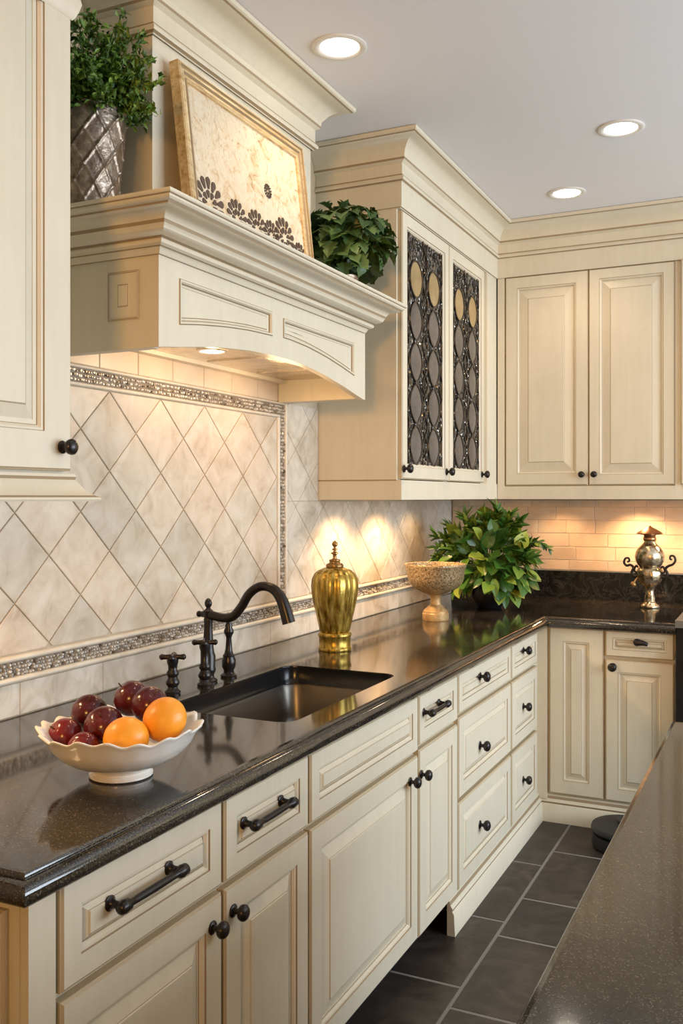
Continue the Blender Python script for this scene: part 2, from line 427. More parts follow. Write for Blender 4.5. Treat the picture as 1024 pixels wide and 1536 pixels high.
liner_h(bm, .9, 3.0, 1.7385, 1.750, .014); liner_h(bm, .9, 3.055, 1.787, 1.796, .014)
liner_v(bm, 1.064, 1.7385, 2.985, 3.004, .014); liner_v(bm, 1.064, 1.796, 3.043, 3.057, .014)
obj('liner_trim', bm, LINER, bs, angle=60)
rnd = random.Random(3)
def pebbles(bm, u0, u1, v0, v1, s):
    nu = int((u1 - u0) / s); nv = max(1, round((v1 - v0) / s)); du = (u1 - u0) / nu; dv = (v1 - v0) / nv
    for i in range(nu):
        for j in range(nv):
            cu = u0 + (i + .5 + .5 * (j % 2) * .9 - .2 + rnd.uniform(-.2, .2)) * du; cv = v0 + (j + .5 + rnd.uniform(-.15, .15)) * dv
            r = s * rnd.uniform(.36, .56); h = rnd.uniform(.008, .014); a0 = rnd.uniform(0, 6); ry = rnd.uniform(.75, 1.15)
            n = 6; lo, hi = [], []
            for k in range(n):
                a = a0 + 2 * PI * k / n
                lo.append((cu + r * math.cos(a), min(max(cv + r * ry * math.sin(a), v0), v1), .004)); hi.append((cu + .62 * r * math.cos(a), min(max(cv + .62 * r * ry * math.sin(a), v0), v1), h))
            R = rings_mesh(bm, AX, [lo, hi], [0]); bm.faces.new(R[-1])
bm = BM(); pebbles(bm, .9, 4.95, 1.013, 1.047, .0095); pebbles(bm, 1.4, 3.042, 1.751, 1.786, .0105); pebbles(bm, 3.006, 3.042, 1.07, 1.75, .0125)
obj('pebble_mosaic', bm, PEB, bs)
bm = BM(); box(bm, .003, .005, .8, 4.955, 1.012, 1.048); box(bm, .003, .005, .9, 3.045, 1.75, 1.787); box(bm, .003, .005, 3.0, 3.045, 1.06, 1.75)
obj('mosaic_bed', bm, PEBB, bs)
# back wall subway tile
sw = thing('subway_backsplash', 'honey coloured brick-laid tile backsplash under the back wall cabinets', 'backsplash', (1.2, YW, 1.06))
f = AY(YW)
bm = BM(); box(bm, .006, 2.6, YW - .004, YW - .0005, 1.04, 1.43); obj('grout_bed', bm, LINER, sw)
bm = BM(); zs = [1.062, 1.115, 1.185, 1.255, 1.325, 1.395, 1.432]
for r in range(6):
    x = -.2 + (.1 if r % 2 else 0) + rnd.uniform(-.02, .02)
    while x < 2.5:
        w = rnd.choice([.2, .2, .2, .15, .24]); p = clip([(x, zs[r]), (x + w, zs[r]), (x + w, zs[r + 1]), (x, zs[r + 1])], .012, 2.55, 1.0, 2)
        if p: tile(bm, f, p, .001, .002, .009)
        x += w
obj('brick_tiles', bm, SUBW, sw)

# ------------------------------------------------------------------ base cabinets, left run
def base_cab(name, label, y0, y1, kick=True, gr='base cabinets along the left wall'):
    t = thing(name, label, 'cabinet', (.35, (y0 + y1) / 2, 0), gr)
    bm = BM()
    if 'sink' in name:
        box(bm, .02, BF, y0, y0 + .003, .122, .872); box(bm, .02, BF, y1 - .003, y1, .122, .872); box(bm, .02, BF, y0 + .003, y1 - .003, .122, .14)
        box(bm, BF - .02, BF, y0 + .003, y1 - .003, .14, .872); box(bm, .02, .03, y0 + .003, y1 - .003, .14, .872)
    else:
        box(bm, .02, BF, y0, y1, .122 if kick else .10, .872)
    obj('body', bm, MK, t)
    if kick:
        bm = BM(); box(bm, .02, .60, y0, y1, 0, .122); obj('toe_kick', bm, TOE, t)
    return t
f = AX
c1 = base_cab('base_cabinet', 'cream base cabinet nearest the camera, one drawer with black bar pull over a door', 1.03, 1.548)
bm = BM(); box(bm, BF, FX - .004, 1.032, 1.088, .13, .868); obj('corner_stile', bm, MK, c1)
door('end_panel', AY(1.03), .10, .66, .13, .84, 0, .012, c1, st=.07)
d = door('drawer', f, 1.097, 1.5435, .690, .856, BF, .02, c1, st=.043, ch=.008, bev=.012); pull(f, 1.21, 1.37, .785, FX - .003, d)
d = door('door', f, 1.097, 1.5435, .13, .676, BF, .02, c1, st=.056); knob(f(1.507, .622, FX), (1, 0, 0), d)
c2 = base_cab('base_cabinet', 'narrow cream base cabinet left of the sink, short black bar pull and one knob', 1.5485, 1.9125)
d = door('drawer', f, 1.5535, 1.9075, .690, .854, BF, .02, c2, st=.043, ch=.008, bev=.012); pull(f, 1.625, 1.778, .785, FX - .003, d)
d = door('door', f, 1.5535, 1.9075, .13, .676, BF, .02, c2, st=.056); knob(f(1.581, .625, FX), (1, 0, 0), d)
c3 = base_cab('sink_cabinet', 'wide cream sink base cabinet with blank false drawer front above a big door', 1.913, 2.618)
door('drawer', f, 1.918, 2.613, .690, .853, BF, .02, c3, st=.043, ch=.008, bev=.014)['label'] = 'false drawer front without any pull'
d = door('door', f, 1.918, 2.613, .13, .676, BF, .02, c3, st=.056, bev=.034); knob(f(2.544, .616, FX), (1, 0, 0), d)
c4 = base_cab('base_cabinet', 'narrow cream base cabinet right of the sink base, ornate black pull over tall door', 2.6185, 2.988)
d = door('drawer', f, 2.6235, 2.983, .702, .852, BF, .02, c4, st=.043, ch=.008, bev=.010); pull(f, 2.66, 2.80, .795, FX - .003, d)
d = door('door', f, 2.6235, 2.983, .126, .688, BF, .02, c4, st=.056); knob(f(2.636, .613, FX), (1, 0, 0), d)
c5 = base_cab('drawer_cabinet', 'wider cream stack of three drawers with black knobs, before the narrower stack', 2.9885, 3.6575, False)
for v0, v1, kz in ((.718, .852, .804), (.432, .704, .556), (.126, .418, .272)):
    d = door('drawer', f, 2.996, 3.650, v0, v1, BF, .02, c5, st=.050 if v1 < .8 else .036, ch=.008, bev=.02 if v1 < .8 else .010); knob(f(3.235, kz, FX - .003), (1, 0, 0), d, 1.15)
c6 = base_cab('drawer_cabinet', 'narrower cream three drawer stack beside the inside corner', 3.658, 4.158, False)
for v0, v1, kz in ((.718, .852, .808), (.432, .704, .573), (.126, .418, .268)):
    d = door('drawer', f, 3.666, 4.085, v0, v1, BF, .02, c6, st=.050 if v1 < .8 else .036, ch=.008, bev=.02 if v1 < .8 else .010); knob(f(3.842, kz, FX - .003), (1, 0, 0), d, 1.1)
# back run
YF = YB + .02
c7 = thing('corner_cabinet', 'cream corner base cabinet with a tall narrow raised panel and no knob', 'cabinet', (.6, 4.5, 0))
bm = BM(); box(bm, .02, .972, YF, YW - .01, .10, .872); box(bm, .60, .725, 4.1585, YF, .10, .872); obj('body', bm, MK, c7)
door('door', AY(YF), .735, .970, .128, .868, 0, .02, c7, st=.060, bev=.022)
c8 = thing('base_cabinet', 'cream base cabinet on the back wall below the silver urn, drawer over one door', 'cabinet', (1.12, 4.5, 0))
bm = BM(); box(bm, .9725, 1.268, YF, YW - .01, .10, .872); obj('body', bm, MK, c8)
d = door('drawer', AY(YF), .979, 1.262, .755, .868, 0, .02, c8, st=.030, ch=.008, bev=.010)
bm = BM(); lathe(bm, KPROF, mat_to(V((1.115, YB + .003, .826)), (0, -1, 0)), 18); tube(bm, [(1.115, YB - .028, .826), (1.14, YB - .03, .826), (1.158, YB - .024, .820)], [.015, .012, .008], 10); obj('knob', bm, IRON, d, angle=50)
d = door('door', AY(YF), .979, 1.262, .128, .742, 0, .02, c8, st=.052, bev=.024); knob(V((1.012, YB, .712)), (0, -1, 0), d, 1.15)
# base moulding
prof = [(0, 0), (.028, 0), (.024, .072), (.018, .080), (.020, .088), (.012, .100), (.009, .112), (.004, .118), (0, .120)]
bm = BM(); sweep(bm, [(BF + .0005, 2.93), (BF + .0005, YF - .0005), (1.268, YF - .0005)], prof, glaze=(3, 5)); struct('baseboard_left', bm, MK, angle=35)

# ------------------------------------------------------------------ countertop with sink cut-out
ct = thing('countertop', 'black speckled granite countertop with ogee edge, wrapping the corner', 'countertop', (.4, 2.6, .874))
XF, Y0, YFc, XR = .712, 1.008, 4.150, 1.272
def rrect(x0, x1, y0, y1, r, n=6):
    out = []
    for cx, cy, a0 in ((x1 - r, y1 - r, 0), (x0 + r, y1 - r, PI / 2), (x0 + r, y0 + r, PI), (x1 - r, y0 + r, 1.5 * PI)):
        for k in range(n + 1):
            a = a0 + PI / 2 * k / n; out.append((cx + r * math.cos(a), cy + r * math.sin(a)))
    return out
SX0, SX1, SY0, SY1 = .262, .640, 1.928, 2.603
hole = rrect(SX0, SX1, SY0, SY1, .045)
outer = [(.0105, Y0), (XF, Y0), (XF, YFc), (XR, YFc), (XR, YW - .0215), (.0105, YW - .0215)]
def fill_with_holes(bm, loops, z, mi=0, f=lambda u, v, w: V((u, v, w))):
    es = []; vl = []
    for L in loops:
        vs = [bm.verts.new(f(p[0], p[1], z)) for p in L]; vl.append(vs)
        es += [bm.edges.new((vs[i - 1], vs[i])) for i in range(len(vs))]
    r = bmesh.ops.triangle_fill(bm, use_beauty=True, edges=es)
    for g_ in r['geom']:
        if isinstance(g_, bmesh.types.BMFace): g_.material_index = mi
    return vl
def slab_holes(bm, loops, z0, z1, f=lambda u, v, w: V((u, v, w)), mi=0):
    A = fill_with_holes(bm, loops, z0, mi, f); B = fill_with_holes(bm, loops, z1, mi, f)
    for a, b in zip(A, B):
        n = len(a)
        for i in range(n): bm.faces.new((a[i], a[(i + 1) % n], b[(i + 1) % n], b[i])).material_index = mi
bm = BM(); slab_holes(bm, [outer, hole], .874, ZT)
obj('slab', bm, GRAN, ct)
ep = [(0, ZT), (.008, ZT - .0005), (.0105, ZT - .003), (.011, ZT - .008)]
ep += [(.012 + .018 * math.sin(a), ZT - .027 + .0185 * math.cos(a)) for a in [PI * k / 8 for k in range(0, 9)]]
ep += [(.006, .872), (0, .872)]
bm = BM(); sweep(bm, [(.0105, Y0), (XF, Y0), (XF, YFc), (XR, YFc)], ep); obj('ogee_edge', bm, GRAN, ct, angle=40)
bm = BM(); box(bm, .012, 2.2, YW - .021, YW - .0095, ZT, 1.058); o = obj('splash_upstand', bm, VEIN, ct, label='veined black granite upstand on the back wall')
# sink
sk = thing('sink', 'dark bronze undermount sink set in the black granite counter', 'sink', (.45, 2.255, .70))
bm = BM()
def loop(x0, x1, y0, y1, r, z): return [(p[0], p[1], z) for p in rrect(x0, x1, y0, y1, r)]
e = .0015
L = [loop(SX0 + .001, SX1 - .001, SY0 + .001, SY1 - .001, .045, ZT - .003), loop(SX0 + .001, SX1 - .001, SY0 + .001, SY1 - .001, .045, .8595), loop(SX0 + .009, SX1 - .009, SY0 + .009, SY1 - .009, .04, .8595), loop(SX0 + .007, SX1 - .007, SY0 + .007, SY1 - .007, .04, .868), loop(SX0 + .004, SX1 - .004, SY0 + .004, SY1 - .004, .04, .874), loop(SX0 + .0035, SX1 - .0035, SY0 + .0035, SY1 - .0035, .045, ZT - .003)]
L.append(L[0]); rings_mesh(bm, lambda u, v, w: V((u, v, w)), L, [0] * 6); bmesh.ops.remove_doubles(bm, verts=bm.verts, dist=1e-6)
obj('rim', bm, RIMM, sk, angle=50)
bm = BM()
L = [loop(SX0 + .0, SX1 - .0, SY0 + .0, SY1 - .0, .045, .8595), loop(SX0 + .004, SX1 - .004, SY0 + .004, SY1 - .004, .05, .846), loop(SX0 + .012, SX1 - .012, SY0 + .012, SY1 - .012, .05, .76), loop(SX0 + .018, SX1 - .018, SY0 + .018, SY1 - .018, .05, .735), loop(SX0 + .035, SX1 - .035, SY0 + .035, SY1 - .035, .05, .715), loop(SX0 + .06, SX1 - .06, SY0 + .06, SY1 - .06, .05, .708)]
L2 = [loop(SX0 + .1, SX1 - .1, SY0 + .1, SY1 - .1, .05, .700), loop(SX0 - .004, SX1 + .004, SY0 - .004, SY1 + .004, .05, .73), loop(SX0 - .005, SX1 + .005, SY0 - .005, SY1 + .005, .05, .8595)]
R = rings_mesh(bm, lambda u, v, w: V((u, v, w)), L, [0] * 5); bm.faces.new(R[-1])
R2 = rings_mesh(bm, lambda u, v, w: V((u, v, w)), L2, [0] * 2); bm.faces.new(R2[0])
obj('basin', bm, SINKM, sk, angle=60)
bm = BM(); lathe(bm, [(.001, .7085), (.042, .7085), (.045, .711), (.040, .713), (.030, .711), (.001, .7095)], Matrix.Translation((.45, 2.255, 0)), 24); obj('drain', bm, IRON, sk, angle=40)

# faucet set
def turned(p, prof, name, parent, n=20):
    bm = BM(); lathe(bm, prof, Matrix.Translation(p), n); return obj(name, bm, IRON, parent, angle=45)
FG = 'oil rubbed bronze faucet set'
fa = thing('faucet', 'dark bronze gooseneck faucet with long curved spout over the sink', 'faucet', (.187, 2.265, ZT), FG)
turned((.187, 2.265, ZT), [(.026, 0), (.027, .006), (.018, .012), (.016, .02), (.021, .03), (.022, .036), (.020, .042), (.021, .075), (.017, .085), (.0155, .10), (.0125, .15), (.0125, .17), (.013, .175), (.0135, .18), (.012, .185), (.0145, .19), (.0145, .205), (.008, .210), (.006, .214), (.010, .220), (.011, .228), (.008, .236), (.003, .2405), (.001, .241)], 'post', fa)
sp = [(.165, 2.265, 1.108), (.187, 2.265, 1.108), (.235, 2.265, 1.101), (.27, 2.265, 1.107), (.298, 2.265, 1.135), (.325, 2.265, 1.174), (.362, 2.265, 1.196), (.402, 2.265, 1.190), (.43, 2.265, 1.160), (.452, 2.265, 1.098)]
P = spline(sp, 8); n = len(P)
bm = BM(); tube(bm, P, [.0085 + .0045 * min(1, i / 10) + (.006 * max(0, (i - n * .72) / (n * .28))) for i in range(n)], 16)
lathe(bm, [(.001, 0), (.008, .003), (.0095, .009), (.007, .014), (.007, .022)], mat_to(V((.148, 2.265, 1.108)), (1, 0, 0)), 14)
obj('spout', bm, IRON, fa, angle=60)
def tap(x, y, h, label, rot, wide):
    t = thing('tap_handle', label, 'tap', (x, y, ZT), FG)
    turned((x, y, ZT), [(.021, 0), (.022, .006), (.015, .012), (.013, .018), (.018, .026), (.019, .032), (.014, .04), (.0125, .045), (.0165, .052), (.0165, .058), (.012, .064), (.0125, h - .025), (.0155, h - .015), (.0155, h - .004), (.010, h), (.002, h + .003)], 'stem', t)
    bm = BM(); c = V((x, y, ZT + h - .001))
    for k in range(2 if wide else 1):
        a = rot + k * PI / 2; d_ = V((math.cos(a), math.sin(a), .0))
        pts = [c - d_ * .036, c - d_ * .031, c - d_ * .02, c, c + d_ * .02, c + d_ * .031, c + d_ * .036]
        tube(bm, pts, [.004, .0085, .0065, .008, .0065, .0085, .004], 10)
    obj('lever', bm, IRON, t, angle=50)
tap(.19, 2.088, .100, 'shorter bronze cross handle tap left of the faucet, closest to the fruit bowl', .5, True)
tap(.212, 2.21, .124, 'taller bronze lever tap directly in front of the faucet post', .55, True)
sy = thing('side_sprayer', 'slim dark bronze side sprayer standing right of the faucet post', 'sprayer', (.2, 2.354, ZT), FG)
turned((.2, 2.354, ZT), [(.024, 0), (.025, .006), (.016, .012), (.015, .02), (.020, .03), (.021, .05), (.017, .058), (.018, .064), (.013, .07), (.0105, .08), (.008, .115), (.010, .122), (.0145, .130), (.0145, .138), (.010, .146), (.0115, .152), (.0085, .158), (.008, .188), (.003, .19)], 'wand', sy)

# ------------------------------------------------------------------ upper cabinets
lc = thing('wall_cabinet', 'tall cream wall cabinet at the left edge of the photo, round black knob', 'cabinet', (.18, 1.1, ZB))
bm = BM(); box(bm, .012, XU - .02, .70, 1.50, 1.494, ZC - .002); obj('body', bm, MK, lc)
d = door('door', AX, .80, 1.499, 1.500, 2.78, XU - .02, .02, lc, st=.078, bev=.03, ch=.018); knob(V((XU, 1.470, 1.548)), (1, 0, 0), d, 1.0)
bm = BM(); pr = [(-.02, 1.494), (.004, 1.494), (.006, 1.488), (.004, 1.482), (.010, 1.474), (.018, 1.462), (.032, 1.450), (.040, 1.446), (.042, 1.442), (.040, 1.438), (-.02, 1.438)]
sweep(bm, [(XU, .70), (XU, 1.50), (.012, 1.50)][::1], [(o, z) for o, z in pr], glaze=(2, 6)); 
obj('light_rail', bm, MK, lc, angle=35)
bm = BM(); sweep(bm, [(XU, .70), (XU, 1.50), (.012, 1.50)], [(0, 2.43), (.004, 2.435), (.010, 2.45), (.014, 2.465), (.012, 2.475), (0, 2.48)]); obj('upper_bead', bm, MK, lc, angle=35)

gc = thing('glass_cabinet', 'cream wall cabinet with two leaded glass doors right of the range hood', 'cabinet', (.18, 3.98, ZB))
bm = BM(); W = XU - .02
box(bm, .001, W, YG, YG + .018, ZB, ZC - .003); box(bm, .011, W, YU + .0, YU + .018, ZB, ZC - .003); box(bm, .011, W - .02, YG + .018, YU, 1.49, 1.508)
box(bm, .011, W - .02, YG + .018, YU, 2.55, 2.568); box(bm, .010, .014, YG + .018, YU, 1.508, 2.55, 0)
box(bm, W - .02, XU - .004, YG + .0006, YU, 2.552, ZC - .003); box(bm, W - .02, XU, YG + .0006, YU - .0005, ZB, 1.512)   # frieze, bottom rail
box(bm, W - .02, W, YG + .018, 3.36, 1.512, 2.552); box(bm, W - .02, W, 3.86, 3.91, 1.512, 2.552); box(bm, W - .02, W, 4.40, YU, 1.512, 2.552)
box(bm, W, XU - .004, 4.46, YU - .0005, 1.512, 2.552)
box(bm, .001, W, YG - .0012, YG + .001, 1.509, 1.514, 1)
obj('body', bm, MK, gc)
bm = BM(); box(bm, .016, W - .03, YG + .02, YU - .002, 1.95, 1.97); obj('shelf', bm, DARK, gc)
def leaded(u0, u1, gu0, gu1, gv0, gv1, knobs):
    d = door('door', AX, u0, u1, 1.516, 2.548, XU - .02, .02, gc, st=.05, open_=True)
    # adjust: frame stiles
    gx = XU - .012
    bm = BM(); box(bm, gx - .004, gx, u0 + .052, u1 - .052, 1.568, 2.496); obj('glass_pane', bm, TGLASS, d)
    cw = (gu1 - gu0) / 2; ch = (gv1 - gv0) / 5.55; came = BM()
    for r in range(5):
        for c in range(2):
            cu = gu0 + (c + .5) * cw; cv = gv0 + (r + .5) * ch
            a, b = cw * (.33 if r == 4 else .325), ch * (.44 if r == 4 else .475); pw = 1.0
            outl = []
            for k in range(24):
                t = 2 * PI * k / 24
                s_, c_ = math.sin(t), math.cos(t)
                shp = 1 if r == 4 else .45
                uu = a * (abs(c_) ** (1.0 if r == 4 else 1.5)) * (1 if c_ >= 0 else -1); outl.append((cu + uu, cv + b * s_))
            B = BM()
            Rr = rings_mesh(B, AX, [[(*p, gx + .0005) for p in outl], [(cu + (p[0] - cu) * .98, cv + (p[1] - cv) * .98, gx + .003) for p in outl], [(cu + (p[0] - cu) * .72, cv + (p[1] - cv) * .8, gx + .0045) for p in outl]], [0, 0]); B.faces.new(Rr[-1]); B.faces.new(Rr[0][::-1])
            obj('amber_oval' if r == 4 else 'glass_oval', B, OVALT if r == 4 else OVAL, d, angle=40, label='amber glass oval' if r == 4 else None)
            pts = [AX(p[0], p[1], gx + .002) for p in outl] + [AX(outl[0][0], outl[0][1], gx + .002)]
            tube(came, pts, .0052, 6)
            # gem between ovals
            if r < 4:
                M = mat_to(AX(gu0 + cw * (c + .5) + rnd.uniform(-.008, .008), cv + ch * .5, gx + .001), (1, 0, 0)); lathe(came, [(.012, 0), (.013, .003), (.009, .006), (.002, .007)], M, 10)
    for c in range(3):      # wavy came between the columns
        for ph in (0, 1):
            pts = []
            for k in range(0, 85):
                t = k / 84; v = gv0 + t * (gv1 - gv0)
                off = cw * .13 * math.cos(2 * PI * (v - gv0) / ch) * (1 if ph else -1)
                u = min(max(gu0 + c * cw + off, gu0 + .004), gu1 - .004); pts.append(AX(u, v, gx + .0015 + .001 * ph))
            tube(came, pts, .0042, 6)
    gem = BM()
    for k in range(170):
        for _ in range(30):
            u = rnd.uniform(gu0 + .006, gu1 - .006); v = rnd.uniform(gv0 + .006, gv1 - .006)
            cu = gu0 + (min(1, int((u - gu0) / cw)) + .5) * cw; r_ = min(4, int((v - gv0) / ch)); cv = gv0 + (r_ + .5) * ch
            if v > gv0 + 5 * ch or ((u - cu) / (cw * .36)) ** 2 + ((v - cv) / (ch * .5)) ** 2 > 1: break
        lathe(gem, [(.0065, 0), (.0072, .002), (.0045, .0045), (.001, .005)], mat_to(AX(u, v, gx + .0005), (1, rnd.uniform(-.3, .3), rnd.uniform(-.3, .3))) @ Matrix.Diagonal((rnd.uniform(.3, .9), rnd.uniform(.5, 1.6), 1, 1)), 7)
    g_o = obj('glass_glint', gem, GLINT, d); g_o['kind'] = 'stuff'  # metallic chips added to imitate glints in the rippled glass
    for k in range(26):
        u = rnd.uniform(gu0 + .02, gu1 - .02); v = rnd.uniform(gv1 - .25 * ch, gv1 - .01)
        tube(came, [AX(u, v, gx + .001), AX(min(max(u + rnd.uniform(-.03, .03), gu0), gu1), v + rnd.uniform(-.05, .01), gx + .002)], .0028, 6)
    tube(came, [AX(gu0 + .003, gv0, gx + .001), AX(gu0 + .003, gv1, gx + .001)], .004, 6); tube(came, [AX(gu1 - .003, gv0, gx + .001), AX(gu1 - .003, gv1, gx + .001)], .004, 6)
    obj('lead_came', came, CAME, d, angle=60)
    for u in knobs: knob(V((XU, u, 1.556)), (1, 0, 0), d, 1.1)
leaded(3.332, 3.878, 3.398, 3.812, 1.572, 2.492, (3.345, 3.843))
leaded(3.882, 4.405, 3.946, 4.340, 1.572, 2.492, (4.362,))

bc = thing('wall_cabinet', 'cream two door wall cabinet on the back wall above the honey brick tiles', 'cabinet', (.8, 4.8, ZB))
f = AY(YU + .02)
bm = BM(); box(bm, XU + .002, 1.218, YU + .02, YW - .0105, ZB, 2.566); box(bm, XU + .002, 1.218, YU, YU + .02, ZB, 1.500); box(bm, XU + .002, .400, YU + .002, YU + .02, 1.5, 2.566)
box(bm, XU + .002, 1.218, YU, YU + .02, 2.560, ZC - .003); obj('body', bm, MK, bc)
d = door('door', f, .405, .8165, 1.505, 2.556, 0, .02, bc, st=.058, bev=.045); knob(V((.788, YU, 1.557)), (0, -1, 0), d, .95)
d = door('door', f, .8195, 1.2165, 1.505, 2.556, 0, .02, bc, st=.050, bev=.04); knob(V((.848, YU, 1.557)), (0, -1, 0), d, .95)
rc = thing('wall_cabinet', 'sliver of cream wall cabinet cut off by the right edge of the photo', 'cabinet', (1.5, 4.8, ZB))
bm = BM(); box(bm, 1.2185, 1.9, YU + .004, YW - .0105, ZB, ZC - .003); obj('body', bm, MK, rc)
door('door', f, 1.245, 1.88, 1.505, 2.556, .016, .02, rc, st=.06)
cr = [(0, 2.556), (.006, 2.556), (.008, 2.560), (.008, 2.650), (.010, 2.653), (.018, 2.657), (.021, 2.664), (.018, 2.671), (.014, 2.674), (.012, 2.679), (.012, 2.722), (.020, 2.726), (.026, 2.730), (.027, 2.738)]
cr += [(.027 + .066 * (1 - math.cos(a)), 2.738 + .062 * math.sin(a)) for a in [PI / 2 * k / 7 for k in range(1, 8)]]
cr += [(.098, 2.803), (.103, 2.806), (.104, 2.818), (0, 2.818)]
GZ = (0, 4, 8, 12, 20)
bm = BM(); sweep(bm, [(.001, YG), (XU - .004, YG), (XU - .004, YU), (2.4, YU)], cr, GZ); struct('trim_1', bm, MK, angle=30)

# ------------------------------------------------------------------ range hood
hd = thing('range_hood', 'cream mantel style range hood with arched apron above the sink', 'range hood', (.18, 2.4, 1.8))
HX, H0, H1, ZL = .35, 1.81, 2.99, 2.13
arch = [(1.81, 1.803), (1.90, 1.815), (1.985, 1.828), (2.10, 1.842), (2.22, 1.852), (2.34, 1.857), (2.46, 1.857), (2.58, 1.851), (2.70, 1.838), (2.82, 1.820), (2.92, 1.802), (2.99, 1.790)]
def archz(y):
    for (a, za), (b, zb) in zip(arch, arch[1:]):
        if a <= y <= b: return za + (zb - za) * (y - a) / (b - a)
def apanel(u0, u1, top, off=.055):
    n = 10; pts = [(u0 + (u1 - u0) * k / n, archz(u0 + (u1 - u0) * k / n) + off) for k in range(n + 1)]
    return pts + [(u1, top), (u0, top)]
pA = apanel(1.892, 2.350, 1.982); pB = apanel(2.414, 2.914, 1.975, .06)
bm = BM(); slab_holes(bm, [arch + [(2.99, 2.05), (1.81, 2.05)], pA, pB], HX - .022, HX, AX)
obj('apron', bm, MK, hd)
for p in (pA, pB):
    bm = BM(); L = []
    for ins, w in ((-.0005, HX - .02), (-.0005, HX + .001), (.002, HX + .0035), (.006, HX + .0035), (.009, HX - .002), (.011, HX - .006), (.016, HX - .008), (.018, HX - .006), (.03, HX - .005)):
        L.append([(*q, w) for q in inset(p, ins)])
    R = rings_mesh(bm, AX, L, [0, 1, 0, 0, 1, 0, 1, 0]); bm.faces.new(R[-1]); bm.faces.new(R[0][::-1]); obj('apron_panel', bm, MK, hd)
bm = BM(); box(bm, .010, HX - .022, H0, H0 + .03, 1.803, 2.05); obj('side_panel', bm, MK, hd)
o = door('side_inset', AY(H0), .199, .294, 1.874, 1.992, 0, .006, hd, st=.004, ch=.006, bev=.022)
bm = BM(); box(bm, .010, HX - .022, H1 - .0, H1 + .058, 1.793, 2.05); box(bm, HX - .022, HX - .001, H1 + .0, H1 + .02, 1.79, 2.05); obj('side_panel', bm, MK, hd)
bm = BM(); box(bm, .001, HX - .001, H0, H1 + .02, 2.05, ZL - .004); obj('mantel_top', bm, MK, hd)
cp = [(0, 2.022), (.006, 2.022), (.010, 2.026), (.012, 2.032), (.016, 2.036), (.020, 2.038), (.028, 2.042), (.030, 2.048), (.028, 2.052), (.034, 2.056), (.046, 2.060), (.054, 2.066), (.056, 2.072), (.060, 2.076)]
cp += [(.060 + .036 * (1 - math.cos(a)), 2.076 + .026 * math.sin(a)) for a in [PI / 2 * k / 5 for k in range(1, 6)]]
cp += [(.100, 2.104), (.102, 2.108), (.110, 2.110), (.114, 2.114), (.114, 2.119), (.118, 2.121), (.120, 2.124), (.120, ZL), (0, ZL)]
bm = BM(); sweep(bm, [(.001, H0), (HX, H0), (HX, H1), (.001, H1)], cp, (0, 4, 8, 13, 19, 23)); obj('cornice', bm, MK, hd, angle=30)
bm = BM(); box(bm, .011, .327, H0 + .031, H1 - .001, 1.872, 1.886)
for yy in (2.05, 2.45, 2.75): box(bm, .06, .31, yy, yy + .006, 1.868, 1.872)
obj('liner_insert', bm, STEEL, hd)
bm = BM(); box(bm, .011, .04, H0 + .031, H1 - .001, 1.860, 1.872); box(bm, .296, .327, H0 + .031, H1 - .001, 1.862, 1.872); obj('liner_lip', bm, MK, hd)
bm = BM(); lathe(bm, [(.034, 1.8605), (.030, 1.859), (.028, 1.860), (.001, 1.860)], Matrix.Translation((.222, 2.232, 0)), 24, cap=False); obj('lamp_lens', bm, LENSH, hd, label='lit round hood lamp')
bm = BM(); lathe(bm, [(.044, 1.872), (.044, 1.861), (.036, 1.858), (.034, 1.861), (.034, 1.872)], Matrix.Translation((.222, 2.232, 0)), 28, cap=False); obj('lamp_ring', bm, STEEL, hd, angle=40)
CX, C0, C1 = .20, 1.985, 2.88
bm = BM(); box(bm, .001, CX, C0, C1, ZL + .0, ZC - .003); obj('chimney', bm, MK, hd)
bm = BM(); sweep(bm, [(.001, C0), (CX, C0), (CX, C1), (.001, C1)], [(o * (1.15 if o > .03 else 1), z) for o, z in cr[3:]] , (1, 5, 9, 17)); obj('crown', bm, MK, hd, angle=30)

# ------------------------------------------------------------------ framed plaster panel leaning on the chimney
pf = thing('framed_panel', 'gilt framed cream plaster panel with dark flower stencils leaning on the hood chimney', 'picture', (.30, 2.37, ZL))
lean = math.atan2(.055, .48); up = V((-math.sin(lean), 0, math.cos(lean))); nrm = V((math.cos(lean), 0, math.sin(lean)))
org = V((.285, 0, ZL + .001)); PH = .470
fp = lambda u, v, w: org + V((0, u, 0)) + up * v + nrm * w
bm = BM(); A0, A1 = 2.030, 2.728
pr = [(0, -.012), (0, .016), (.004, .020), (.008, .020), (.010, .014), (.016, .017), (.022, .017), (.026, .011), (.034, .011), (.038, .014), (.043, .012), (.045, .004), (.045, -.012)]
L = [rect(A0, A1, 0, PH, i, w) for i, w in pr]; L.append(L[0]); rings_mesh(bm, fp, L, [0, 0, 0, 1, 0, 0, 1, 0, 1, 0, 0, 0, 0]); bmesh.ops.remove_doubles(bm, verts=bm.verts, dist=1e-6); obj('frame', bm, [GILT, GLAZE], pf)
bm = BM(); R = rings_mesh(bm, fp, [rect(A0, A1, 0, PH, .042, -.010), rect(A0, A1, 0, PH, .042, .006)], [0]); bm.faces.new(R[-1]); bm.faces.new(R[0][::-1]); obj('plaster', bm, PLAS, pf)
